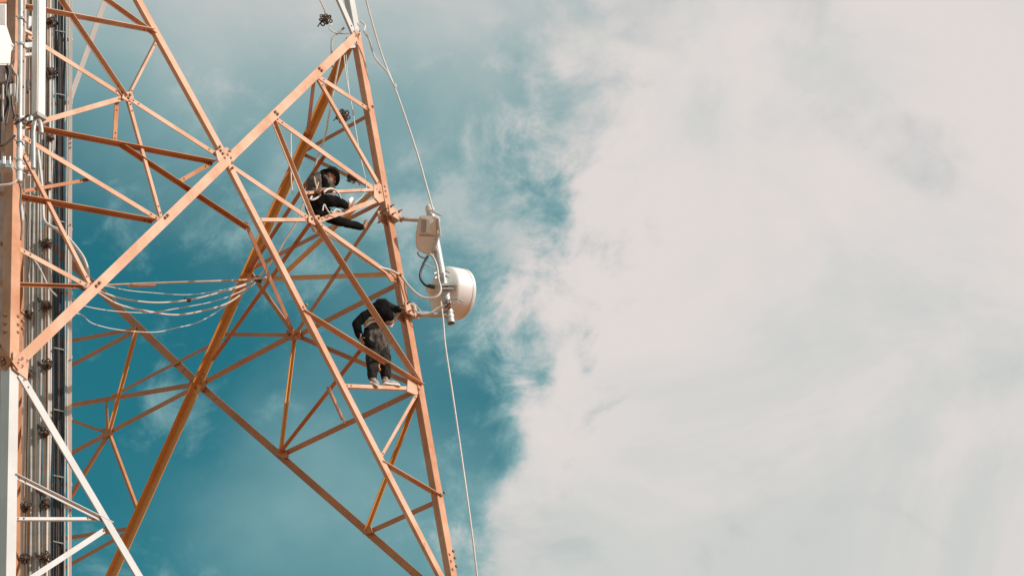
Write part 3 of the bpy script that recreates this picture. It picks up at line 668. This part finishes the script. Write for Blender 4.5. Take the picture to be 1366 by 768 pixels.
# outdoor radio unit: rounded casing with a recessed cover
rd = dm(315) - .10
ru = thing('radio_unit', 'peach white outdoor radio unit clamped to the upper mast', 'radio unit', at_depth(570, 338, rd))
ex = (cR * .86 - cF * .5 - cU * .05).normalized(); ey = (cU * .97 - cR * .10 - cF * .2); ey = (ey - ex * ey.dot(ex)).normalized(); ez = ex.cross(ey)
def shell(pts, d0, dep, name, mt, par, bev):
    P = [at_depth(x, y, d0) for x, y in pts]; k_ = len(P); mb = MB()
    mb.add(P + [p + cF * dep + cR * dep * .12 for p in P], [tuple(range(k_)), tuple(range(2 * k_ - 1, k_ - 1, -1))] + [(i, (i + 1) % k_, k_ + (i + 1) % k_, k_ + i) for i in range(k_)])
    return mb.build(name, MT[mt], par, bevel=bev, smooth=True)
outl = [(559.5, 287.5), (582, 288), (584.5, 291), (583, 316), (579, 335), (575, 340.5), (566, 338.5), (557, 334), (554.5, 328), (554, 315), (556, 301)]
shell(outl, rd, .20, 'casing', 'peachplastic', ru, .016)
shell([(561, 290), (576, 290.5), (577.5, 293), (576, 311), (574, 313), (559.8, 311)], rd - .012, .03, 'cover_frame', 'plastic', ru, .010)
shell([(562.5, 292), (568.5, 292.2), (567.5, 310), (561.2, 309.5)], rd - .020, .02, 'recess', 'greyplastic', ru, .004)
shell([(569, 292.2), (574, 292.5), (574.8, 296), (573.5, 309), (572, 311), (568, 310.3)], rd - .022, .02, 'cover', 'plastic', ru, .006)
shell([(559.5, 312.5), (580, 313.5), (579.5, 315), (559, 314)], rd - .010, .02, 'seam', 'greyplastic', ru, .002)
shell([(582, 291), (585, 291), (588, 315), (586, 316), (583.5, 303)], rd - .03, .07, 'clamp_strap', 'galv', ru, .006)
shell([(584, 310), (586.5, 311), (581, 333), (577, 332)], rd - .05, .05, 'clamp_strap', 'galv', ru, .006)
shell([(577, 331), (583, 331), (583, 335), (577, 335)], rd - .05, .06, 'clamp_foot', 'galv', ru, .004)
mb = MB(); mb.tube([at_depth(*p, rd + .02) for p in ((557, 336), (559, 341), (565, 344), (571, 345))], .011, 8, 6); mb.build('handle', MT['greyplastic'], ru, smooth=True)
mb = MB(); mb.lathe(PT - pd * .03, -pd, [(0, .055), (.05, .062), (.09, .05), (.12, .02)], 16); mb.build('top_collar', MT['palecable'], mast, smooth=True)
# its cables
def cb(*pts): return [at_depth(x, y, dm(y) - .12) for x, y in pts]
tube_thing('antenna_cable', cb((571, 341), (568, 346), (565, 352), (561, 362), (561, 371), (566, 379), (572, 382), (577, 383)), .017, 'blackcable', 'short black cable looping from radio unit to the dish', 'cable', 'cables of the dish mast')
mb = MB(); mb.cyl(at_depth(571, 381, dm(381) - .12), at_depth(580, 383, dm(383) - .12), .028, n=10); tag(mb.build('cable_connector', MT['blackcable'], smooth=True), 'black plug at the dish end of the short black cable', 'connector')
tube_thing('antenna_cable', cb((574, 339), (579, 345), (583, 356), (585, 372), (588, 384), (586, 392), (579, 397), (566, 397), (555, 391), (545, 381), (536, 369)) + [on(529, 367, 'N', .03), on(520, 360, 'N', .0), on(500, 350, 'N', -.06), on(470, 329, 'N', -.06), on(440, 309, 'N', -.06), on(421, 297, 'N', -.06)], .016, 'palecable', 'long pale cable sweeping from radio unit back to the leg', 'cable', 'cables of the dish mast')
tube_thing('antenna_cable', cb((563, 350), (570, 353), (579, 357), (585, 360)), .009, 'palecable', 'thin pale cable crossing to the mast under the radio unit', 'cable', 'cables of the dish mast')
tube_thing('antenna_cable', cb((521, 436), (527, 426), (535, 414), (542, 408), (549, 406), (553, 409), (554, 415)), .020, 'palecable', 'pale cable arching from worker to the lower mast clamp', 'cable', 'cables of the dish mast')
tube_thing('antenna_cable', cb((556, 417), (565, 419), (576, 416), (585, 410), (592, 408)), .010, 'palecable', 'thin pale cable along the lower mast arm', 'cable', 'cables of the dish mast')
tube_thing('antenna_cable', cb((550, 403), (554, 406), (560, 413), (562, 417)), .006, 'palecable', 'hair thin pale cable above the lower mast arm', 'cable', 'cables of the dish mast')

# ------------------------------------------------------------------ ropes and slung cables
GR = 'white ropes hanging on the tower'
def rope_pts(*p): return [at_depth(x, y, dm(min(max(y, 60), 740)) - .05 + o_) for x, y, o_ in p]
tube_thing('rope', rope_pts((484, -20, 0), (493, 18, 0), (510, 75, 0), (530, 126, 0), (556, 203, 0), (578, 281, 0)), .013, 'rope', 'white rope running from the top down to the mast head', 'rope', GR)
tube_thing('rope', rope_pts((588, 402, -.05), (591, 425, -.03), (594, 460, 0), (603, 520, 0), (616, 610, 0), (629, 705, 0), (639, 790, 0)), .012, 'rope', 'white rope dropping from the mast foot out of view', 'rope', GR)
tube_thing('hanging_cable', [on(477, 30, 'N', .05), on(481, 38, 'N', .08)] + rope_pts((486, 43, 0), (492, 52, 0), (496, 66, 0), (501, 78, 0), (509, 88, 0), (517, 97, 0), (523, 109, 0), (528, 117, 0), (527, 112, 0)), .013, 'palecable', 'thin brownish cable curling from right leg to the rope', 'cable')
_p = [(456, 66), (446, 115), (438, 159), (434, 180), (420, 222), (404, 273), (393, 300), (380, 320), (367, 342), (344, 371)]; _a, _b = depth(on(456, 66, 'N', -.3)), depth(on(344, 371, 'F', -.2))
tube_thing('rope', [at_depth(x, y, _a + (_b - _a) * (y - 66) / 305) for x, y in _p], .014, 'rope', 'white rope slanting down past the seated worker to the cables', 'rope', GR)
tube_thing('rope', [on(470, 62, 'N', -.16), on(476, 100, 'N', -.18), on(483, 136, 'N', -.18), on(492, 190, 'N', -.18), on(500, 232, 'N', -.16), on(505, 258, 'N', -.1)], .008, 'rope', 'thin white rope hanging beside the right leg', 'rope', GR)
tube_thing('rope', [on(473, 62, 'N', -.16), on(480, 110, 'N', -.2), on(486, 146, 'N', -.2), on(491, 180, 'N', -.2)], .006, 'rope', 'thinner of the two fine ropes beside the right leg', 'rope', GR)
tube_thing('rope', [on(418, 160, 'N', -.4), on(418.5, 190, 'N', -.4), on(419, 222, 'N', -.4), on(421, 240, 'N', -.4)], .009, 'greycable' if False else 'palecable', 'short pale rope hanging straight above the seated worker', 'rope', GR)
tube_thing('rope', [on(449, 14, 'N', -.2), on(440, 9, 'N', -.1), on(424, -6, 'N', 0), on(410, -20, 'N', .1)], .010, 'rope', 'white rope leading up left from the top clamp cluster', 'rope', GR)
tube_thing('hanging_cable', [on(458, 80, 'N', -.2), on(457, 50, 'N', -.2), on(460, 40, 'N', -.2), on(466, 33, 'N', -.1)], .016, 'greycable', 'short grey cable bent under the white top joint', 'cable')
tube_thing('hanging_cable', [on(457, 22, 'N', -.2), on(454, 30, 'N', -.2), on(462, 38, 'N', -.15), on(469, 42, 'N', -.05)], .010, 'palecable', 'pale looped cable at the white top joint', 'cable')
GS = 'cables slung between ladder and far brace'
def slung(pts, r, mt, lab):
    k_ = len(pts) - 1; a = onl(*pts[0]); b = on(*pts[-1], 'F', -.14); da, db = depth(a), depth(b)
    fx = [(x + (random.uniform(-2, 2) if 0 < i < k_ else 0), y + (random.uniform(-1.3, 1.3) if 0 < i < k_ else 0)) for i, (x, y) in enumerate(pts)]
    P = [at_depth(x, y, da + (db - da) * i / k_) for i, (x, y) in enumerate(fx)]
    tube_thing('slung_cable', P, r, mt, lab, 'cable', GS)
slung([(96, 384), (126, 381), (200, 379), (280, 376), (320, 373), (345, 372), (363, 369)], .014, 'tancable', 'tightest and topmost cable slung from ladder to far brace')
slung([(112, 382), (128, 388), (160, 397), (205, 402.5), (250, 400), (292, 391), (318, 382), (345, 372)], .012, 'palecable', 'pale cable slung second from the top')
slung([(112, 383), (130, 389), (160, 405), (200, 416), (235, 420), (275, 413), (310, 401), (345, 373)], .013, 'palecable', 'thick pale cable slung with the middle sag')
slung([(97, 398), (112, 407), (145, 414), (195, 417.5), (235, 413), (285, 402), (318, 390), (345, 374)], .0065, 'rope', 'thin white line slung close to the thick pale cable')
slung([(97, 417), (108, 421), (125, 431), (160, 441), (205, 444), (235, 438), (265, 429), (300, 409), (345, 374)], .0065, 'rope', 'lowest sagging thin white line of the slung cables')
slung([(120, 379), (145, 383), (170, 388), (200, 391), (250, 392), (300, 386), (345, 373)], .005, 'rope', 'faint thin white line slung just below the topmost cable')
for i, (x, y, x2, y2) in enumerate([(172, 381, 207, 380)]):
    a, b = onl(x, y), onl(x2, y2); t0 = .20; da = depth(onl(96, 384)); db = depth(on(363, 369, 'F', -.14)); 
    mb = MB(); mb.cyl(at_depth(x, y, da + (db - da) * .30), at_depth(x2, y2, da + (db - da) * .38), .026, n=8); tag(mb.build('cable_sleeve', MT['tancable'], smooth=True), 'brown sleeve round the topmost slung cable', 'sleeve')
for x, y, f_, lab in ((345, 372.5, .985, 'dark tape wrap where the slung cables meet the far brace'), (113, 385, .06, 'dark tape wrap where the slung cables leave the ladder'), (250, 400, .62, 'small dark tape wrap on the second slung cable')):
    P = at_depth(x, y, depth(onl(96, 384)) + (depth(on(363, 369, 'F', -.14)) - depth(onl(96, 384))) * f_)
    mb = MB(); mb.cyl(P - cR * .05 + cU * .012, P + cR * .05 - cU * .01, .028 if x != 345 else .05, n=10); tag(mb.build('tape_wrap', MT['clamp'], smooth=True), lab, 'tape')
# thick white cables bending off the ladder
def ladder_cable(pts, r, lab, mt='palecable'):
    tube_thing('looped_cable', [onl(x, y, -.22 - .005 * i) for i, (x, y) in enumerate(pts)], r, mt, lab, 'cable', 'cables bending off the ladder')
ladder_cable([(50, 196), (54, 230), (57, 258), (57.5, 280), (59, 294), (66, 301), (78, 307), (92, 319), (104, 333), (112, 345), (117, 360), (117.5, 377)], .022, 'thick white cable bending off the ladder to the left brace joint')
ladder_cable([(76, 309), (90, 318), (101, 331), (110, 346), (113, 358)], .014, 'thinner tan cable running under the thick white bent cable', 'tancable')
ladder_cable([(40, 340), (50, 353), (58, 368), (66, 385), (76, 395)], .012, 'thin pale cable crossing the ladder below the long thin brace')
ladder_cable([(34, 285), (37, 300), (36, 330), (40, 350), (37, 372)], .012, 'thin dark cable beside the left leg above the horizontal brace', 'clamp')
#@@PEOPLE@@
# ------------------------------------------------------------------ the two workers
class Fig:
    def __init__(s): s.mb = MB()
    def ball(s, P, r, sx=None, n=10):
        sx = sx or (Vector((r, 0, 0)), Vector((0, r, 0)), Vector((0, 0, r))); vs = []; m = n
        for i in range(1, m):
            t = math.pi * i / m
            for j in range(2 * n):
                q = math.pi * j / n; vs.append(P + sx[0] * math.sin(t) * math.cos(q) + sx[1] * math.sin(t) * math.sin(q) + sx[2] * math.cos(t))
        k_ = 2 * n; fs = [(i * k_ + j, (i + 1) * k_ + j, (i + 1) * k_ + (j + 1) % k_, i * k_ + (j + 1) % k_) for i in range(m - 2) for j in range(k_)]
        fs += [tuple(range(k_)), tuple((m - 2) * k_ + j for j in range(k_ - 1, -1, -1))]
        s.mb.add(vs, fs)
    def limb(s, *pr):                                # (P, r), (P, r) ...: a tapering chain
        for (a, ra), (b, rb) in zip(pr, pr[1:]):
            L = (b - a).length; k_ = max(2, int(L / (min(ra, rb) * 0.45)))
            k_ = min(k_, 26)
            for i in range(k_ + 1):
                t = i / k_; s.ball(a.lerp(b, t), ra + (rb - ra) * t, n=6)
    def done(s, name, m, parent, vox=0.008, fold=0.0, fs=9.0, smooth=6):
        o = s.mb.build(name, m, None, origin=Vector(ORIG[parent]))
        md = o.modifiers.new('r', 'REMESH'); md.mode = 'VOXEL'; md.voxel_size = vox
        sm = o.modifiers.new('s', 'SMOOTH'); sm.iterations = smooth; sm.factor = 0.5
        dg = bpy.context.evaluated_depsgraph_get(); me = bpy.data.meshes.new_from_object(o.evaluated_get(dg))
        old = o.data; o.modifiers.clear(); o.data = me; bpy.data.meshes.remove(old)
        if fold:
            for v in me.vertices:
                p = v.co; f = noise.noise(Vector((p.x * fs, p.y * fs, p.z * fs * 0.45))) + 0.5 * noise.noise(Vector((p.x * fs * 2.3 + 5, p.y * fs * 2.3, p.z * fs)))
                v.co = p + v.normal * f * fold
        me.polygons.foreach_set('use_smooth', [True] * len(me.polygons))
        if not me.materials: me.materials.append(m)
        o.parent = parent; o.location = (0, 0, 0)
        return o
def hand(f, wrist, tip, palm_n, curl, s_=1.0):
    """palm, four unequal fingers with a knuckle bend and a thumb from the side of the palm"""
    d = (tip - wrist).normalized(); n = (palm_n - d * palm_n.dot(d)).normalized(); w = d.cross(n)
    pc = wrist + d * .045 * s_
    f.ball(pc, 1, (d * .052 * s_, w * .042 * s_, n * .017 * s_), 7); f.ball(wrist + d * .01, 1, (d * .035, w * .028, n * .022), 6)
    for i, L in enumerate((.068, .078, .072, .056)):
        b = wrist + d * .088 * s_ + w * (.030 - .020 * i) * s_
        k1 = b + (d * math.cos(curl * .6) + n * math.sin(curl * .6)) * L * .5 * s_
        k2 = k1 + (d * math.cos(curl * 1.7) + n * math.sin(curl * 1.7)) * L * .35 * s_
        k3 = k2 + (d * math.cos(curl * 2.6) + n * math.sin(curl * 2.6)) * L * .28 * s_
        f.limb((b - d * .02, .0095 * s_), (k1, .009 * s_), (k2, .0085 * s_), (k3, .0075 * s_))
    b = wrist + d * .03 * s_ + w * .036 * s_
    k1 = b + (d * .6 + w * .75 + n * .35).normalized() * .034 * s_; k2 = k1 + (d * .9 + n * .6 * curl + w * .1).normalized() * .030 * s_
    f.limb((b - w * .012, .013 * s_), (k1, .0105 * s_), (k2, .009 * s_))
def head(f, c, up, fwd, r=.092):
    up = up.normalized(); fwd = (fwd - up * fwd.dot(up)).normalized(); sd = up.cross(fwd)
    f.ball(c + up * .02, 1, (fwd * r * 1.02, sd * r * .82, up * r * 1.08), 10)
    f.ball(c - up * .055 + fwd * .025, 1, (fwd * r * .66, sd * r * .60, up * r * .66), 8)   # jaw
    f.limb((c + fwd * (r * .92) + up * .012, .010), (c + fwd * (r * 1.14) - up * .022, .014))    # nose
    f.limb((c + fwd * (r * .96) - up * .058 - sd * .020, .008), (c + fwd * (r * .96) - up * .058 + sd * .020, .008))  # lips
    f.limb((c + fwd * (r * .90) + up * .030 - sd * .036, .010), (c + fwd * (r * .90) + up * .030 + sd * .036, .010))  # brow
    for q in (-1, 1): f.ball(c + sd * q * r * .84 - up * .004, 1, (fwd * .018, sd * .010, up * .032), 6)              # ears
    eyes = MB()
    for q in (-1, 1): eyes.lathe(c + fwd * r * .86 + sd * q * .032 + up * .010, fwd, [(0, .012), (.006, .011), (.010, .006)], 10)
    return eyes
def shoe(name, heel, toe, up, w_, par, mt='shoe'):
    f = Fig(); d = (toe - heel).normalized(); L = (toe - heel).length; up = (up - d * up.dot(d)).normalized(); sd = d.cross(up)
    f.ball(heel + d * L * .22 + up * .035, 1, (d * L * .24, sd * w_ * .9, up * .055), 8)
    f.ball(heel + d * L * .52 + up * .025, 1, (d * L * .38, sd * w_, up * .042), 8)
    f.ball(heel + d * L * .78 + up * .018, 1, (d * L * .24, sd * w_ * 1.08, up * .034), 8)
    o = f.done(name, MT[mt], par, .008, 0.003)
    s_ = MB(); P = []
    for t, ww in ((-.02, .6), (.05, .9), (.3, .85), (.6, 1.05), (.85, 1.05), (.98, .7), (1.04, .25)): P.append((t, ww * w_))
    ring = [heel + d * L * t + sd * a for t, a in P] + [heel + d * L * t - sd * a for t, a in reversed(P)]
    k_ = len(ring); s_.add([p - up * .012 for p in ring] + [p + up * .008 for p in ring], [tuple(range(k_ - 1, -1, -1)), tuple(range(k_, 2 * k_))] + [(i, (i + 1) % k_, k_ + (i + 1) % k_, k_ + i) for i in range(k_)])
    so = s_.build('sole', MT['rope'], None, origin=Vector(ORIG[par])); so.parent = o; so.location = (0, 0, 0)
    return o
def child_of(o, par): o.parent = par; o.location = (0, 0, 0); return o

# --- standing worker, bent forward over the lower mast clamp
dS = depth(on(512, 514, 'N', -.02))
def sw(x, y, o_=0.0):
    t = min(max((514 - y) / 65, 0), 1)               # feet on the brace, upper body leaning in behind the face bracing
    return at_depth(x, y, dS + (514 - y) * .0056 + o_ + t * .36 + (1 - t) * (-.10 + (x - 497) * .015))
wk = thing('person', 'person in black top and baggy trousers standing on a brace, bent towards the mast clamp', 'person', sw(507, 512))
UPV = Vector((0, 0, 1)); RT_ = (cR * .9 + cF * .3).normalized()
f = Fig()
f.limb((sw(497, 507), .040), (sw(497, 494, .02), .048), (sw(496.5, 480, -.02), .056), (sw(496, 452), .078), (sw(500, 444), .10))
f.limb((sw(514, 507), .040), (sw(514, 494, .02), .048), (sw(512, 479, -.02), .056), (sw(507, 452, .08), .078), (sw(502, 444, .04), .10))
f.limb((sw(501, 445, .03), .125), (sw(500, 431, .06), .118), (sw(503, 419, .06), .13), (sw(508, 413, .02), .10))
f.limb((sw(509, 414, -.01), .062), (sw(515, 421, -.12), .052))                                        # neck
f.limb((sw(496, 417, .02), .06), (sw(474.5, 433, -.05), .043), (sw(482, 453, -.10), .030))           # near arm, elbow out
f.limb((sw(511, 407, .22), .062), (sw(527, 412, .26), .042), (sw(534, 411.5, .16), .030))              # far arm
hand(f, sw(482, 452, -.10), sw(485, 462, -.08), RT_ * 1.0, .55)
hand(f, sw(533.5, 411.5, .16), sw(543, 413, .10), -UPV, .6)
eyes = head(f, sw(516.5, 424, -.12), (cR * .30 - cU * .55 - cF * .35), (cR * .75 - cU * .55 + cF * .15), .085)
body = f.done('body', MT['skin'], wk, .0075)
child_of(eyes.build('eye', MT['black'], None, origin=Vector(ORIG[wk])), body)
f = Fig()   # trousers
f.limb((sw(497.5, 503.5), .058), (sw(497, 497, -.01), .074), (sw(496.5, 480, -.02), .083), (sw(497, 452), .098), (sw(501, 446, .02), .125))
f.limb((sw(514.5, 501.5), .062), (sw(514, 496, -.01), .076), (sw(513, 479, -.02), .084), (sw(508, 452, .08), .098), (sw(502, 446, .02), .125))
f.done('trousers', MT['charcoal'], wk, .009, .020, 11)
f = Fig()   # loose overshirt hanging from the hips
f.limb((sw(496, 437, .02), .10), (sw(494.5, 450, -.04), .105), (sw(495, 460, -.05), .10)); f.limb((sw(504, 434, .06), .105), (sw(508, 452, .04), .12), (sw(513, 470, .02), .075), (sw(517, 474, 0), .045))
f.limb((sw(500, 436, .0), .12), (sw(502, 462, -.02), .13))
f.done('overshirt', MT['brownjacket'], wk, .009, .030, 11)
f = Fig()   # black apron-like panel over the left hip
f.limb((sw(491, 440, -.08), .055), (sw(490, 455, -.10), .075), (sw(496, 464, -.10), .06))
f.done('hip_cloth', MT['black'], wk, .009, .012, 9)
f = Fig()   # black top with long sleeves
f.limb((sw(500, 425, .05), .120), (sw(504, 416, .05), .138), (sw(509, 411, .03), .115))
f.limb((sw(498, 416, .02), .085), (sw(488, 421, -.02), .072), (sw(475, 432, -.05), .062), (sw(477.5, 443, -.08), .052), (sw(481.5, 452, -.10), .042))
f.done('black_top', MT['black'], wk, .008, .014, 10)
f = Fig()
f.limb((sw(507, 405.5, .18), .075), (sw(512, 406, .22), .082), (sw(520, 410, .25), .066), (sw(528, 412.5, .25), .052), (sw(533.5, 412, .17), .038))
f.done('sleeve', MT['charcoal'], wk, .008, .010, 12)
f = Fig()   # hood / long hair
f.ball(sw(514.0, 421.5, -.13), 1, ((cR * .75 - cU * .55) * .125, (cR * .55 + cU * .75) * .118, cF * .12), 10)
f.limb((sw(511, 416, -.06), .088), (sw(517, 423, -.15), .085), (sw(521, 422, -.10), .05))
f.done('hood', MT['black'], wk, .008, .008, 12)
f = Fig(); f.limb((sw(490, 432, -.02), .05), (sw(496, 427.5, -.07), .055), (sw(503, 426, -.07), .045)); f.done('waist_cloth', MT['tancable'], wk, .008, .006, 14)
mb = MB(); mb.tube([sw(488.5, 437, -.09), sw(491, 432.5, -.14), (sw(496, 429.5, -.16)), sw(501, 428.6, -.15), sw(507, 430, -.10)], .017, 8, 6)
child_of(mb.build('safety_belt', MT['rope'], None, smooth=True, origin=Vector(ORIG[wk])), wk)
mb = MB(); mb.tube([sw(504, 478, -.09), sw(506, 484, -.1), sw(505, 489, -.1), sw(507, 494, -.1)], .016, 6, 4); child_of(mb.build('tool_strap', MT['orange'], None, smooth=True, origin=Vector(ORIG[wk])), wk)
shoe('shoe', sw(494.2, 510.5, -.02), sw(504.5, 514.8, -.17), UPV, .044, wk)
shoe('shoe', sw(511, 511.8, .03), sw(532.5, 514.8, -.10), UPV, .044, wk)
# plank lying on the brace under the shoes
mb = MB(); a, b = sw(491, 517, -.02), sw(521, 517.6, -.02); mb.box((a + b) / 2, (b - a) / 2, cF * .07, UPV * .009); mb.build('foot_plate', MT['peach'], tower)

# --- seated worker in a wide brimmed hat
dT = depth(on(421, 290, 'N')) + .12
def se(x, y, o_=0.0): return at_depth(x, y, dT + (290 - y) * .0050 + o_ + .15 + (x - 421) * .012)
wt = thing('person', 'person in wide brimmed dark hat sitting on the braces and gripping a thin bar', 'person', se(421, 288))
f = Fig()
f.limb((se(421, 275, .05), .12), (se(419, 262, .06), .115), (se(423, 246, .04), .125), (se(428, 239, .0), .095))
f.limb((se(430, 240, -.01), .055), (se(436, 238, -.05), .05))
f.limb((se(424, 275, -.02), .085), (se(443, 266, -.22), .062), (se(462, 275, -.12), .040), (se(464, 276, -.12), .036))
f.limb((se(424, 280, .05), .085), (se(449, 294, .02), .060), (se(470, 299.5, .06), .050), (se(485, 303.5, .06), .034))
f.limb((se(463, 275.5, -.12), .034), (se(468, 273, -.10), .036), (se(470.5, 267, -.06), .030))          # foot 1, toes up
f.limb((se(485, 303.5, .06), .036), (se(487, 300, .05), .034), (se(488.5, 295, .07), .026))             # foot 2 on the brace
f.limb((se(431.5, 241, -.10), .058), (se(441.5, 250, -.16), .042), (se(440, 254, -.20), .036), (se(431.5, 253, -.22), .028))
f.limb((se(418, 240, .06), .055), (se(413.5, 250, .08), .042), (se(420, 257, -.02), .030))
hand(f, se(433, 252.6, -.22), se(423, 252.5, -.22), -cU + cF * .4, 1.15, 1.15)
hand(f, se(420, 256, -.02), se(426, 258, -.06), -cU, .7)
hu = (cR * .42 + cU * .66 + cF * .62).normalized(); hf = (cR * .80 - cU * .50 - cF * .15)
eyes = head(f, se(438.5, 237, -.08), hu, hf)
body = f.done('body', MT['skin'], wt, .0075)
child_of(eyes.build('eye', MT['black'], None, origin=Vector(ORIG[wt])), body)
f = Fig()
f.limb((se(420, 276, .05), .135), (se(421, 266, .05), .125)); f.limb((se(422, 284, .02), .085), (se(430, 284, 0), .075))
f.limb((se(424, 273, -.03), .115), (se(436, 268, -.18), .092), (se(445, 267.5, -.21), .080), (se(455, 271.5, -.16), .066), (se(460.5, 274, -.12), .056))
f.limb((se(425, 280, .05), .11), (se(440, 289, .04), .085), (se(452, 295, .02), .066), (se(468, 299.5, .05), .060), (se(481, 302.8, .06), .050))
f.done('trousers', MT['black'], wt, .009, .012, 9)
f = Fig()
f.limb((se(418.5, 267, .05), .125), (se(418.5, 258, .06), .12), (se(422, 246, .04), .130), (se(426, 239, .02), .10))
f.limb((se(421, 236, .06), .075), (se(415.5, 246, .09), .060), (se(414, 251, .08), .054))
f.done('vest', MT['brownjacket'], wt, .008, .014, 10)
f = Fig()
f.limb((se(432.5, 240, -.10), .074), (se(438, 245.5, -.14), .066), (se(442.5, 250.5, -.16), .055), (se(440.5, 253, -.19), .045))
f.done('sleeve', MT['brownjacket'], wt, .008, .010, 14)
f = Fig()
f.limb((se(430, 235, -.06), .070), (se(431.5, 243, -.11), .072), (se(433, 250, -.13), .062), (se(434, 254, -.12), .045)); f.limb((se(429.5, 234, -.04), .06), (se(434, 233, -.03), .07))
f.done('scarf', MT['black'], wt, .008, .010, 11)
for pts in (((419, 236, -.08), (421, 246, -.10), (424, 256, -.10), (427, 262, -.10)), ((427, 234, -.10), (424, 246, -.11), (420, 258, -.10)), ((414, 263, -.06), (419, 264, -.10), (426, 264, -.12), (431, 262, -.12))):
    mb = MB(); mb.tube([se(*p) for p in pts], .011, 6, 5); child_of(mb.build('harness_strap', MT['tancable'], None, smooth=True, origin=Vector(ORIG[wt])), wt)
# hat: brim, crown and band
hc = se(441, 234.5, -.09); u = hu.orthogonal().normalized()
hat = MB(); pr = [(-.012, .02), (-.014, .09), (-.018, .138), (-.015, .147), (-.008, .138), (.004, .098), (.050, .094), (.095, .086), (.118, .06), (.122, .015)]
hat.lathe(hc, hu, pr, 32, u)
for i, v in enumerate(hat.v):
    d = v - hc; h_ = d.dot(hu); rr = (d - hu * h_).length
    if rr > .1: hat.v[i] = v - hu * .035 * math.cos(2 * math.atan2(d.dot(hu.cross(u)), d.dot(u)))* (rr / .165)
ho = hat.build('hat', MT['charcoal'], None, smooth=True, origin=Vector(ORIG[wt])); child_of(ho, wt)
mb = MB(); mb.lathe(hc + hu * .008, hu, [(0, .100), (.004, .102), (.026, .100), (.030, .097)], 28); child_of(mb.build('hat_band', MT['brownjacket'], None, smooth=True, origin=Vector(ORIG[wt])), ho)
shoe('shoe', se(467, 275, -.12), se(470.5, 265.5, -.05), -cR * .2 - cF * .6 + cU * .2, .024, wt, 'rope')
# rope coils and strings on the lap
GL = 'light ropes on the seated worker'
tube_thing('rope', [se(416, 262, -.10), se(414, 266, -.12), se(419, 266, -.16), se(425, 262.5, -.18), se(428, 259, -.2)], .012, 'rope', 'white rope wound at the waist of the seated worker', 'rope', GL)
tube_thing('rope', [se(430.5, 281, -.26), se(431.5, 275, -.26), se(433, 273, -.27), (se(436, 279, -.28)), se(440.5, 285.5, -.27)], .009, 'rope', 'white string hanging in a peak over the dark lap', 'rope', GL)
tube_thing('rope', [se(441, 281, -.30), se(444.5, 283.5, -.30), se(447.5, 280, -.31), se(450.5, 279.5, -.30), se(455, 282, -.28)], .010, 'rope', 'wavy white string along the dark trousers', 'rope', GL)
tube_thing('rope', [se(432, 256.5, -.30), se(437, 252.5, -.31), (se(444, 252, -.30)), se(449.5, 256, -.3), se(453, 261, -.28), se(454.5, 266, -.26)], .013, 'rope', 'pale hose curling from the bar over the knee', 'rope', GL)
tube_thing('rope', [se(474, 271, -.1), se(479, 266, -.1), se(484, 261, -.08), (se(489, 250, -.05)), on(495, 236, 'N', -.1), on(497, 229, 'N', -.14)], .004, 'rope', 'thin string from the raised foot up to the clamp cluster', 'rope', GL)
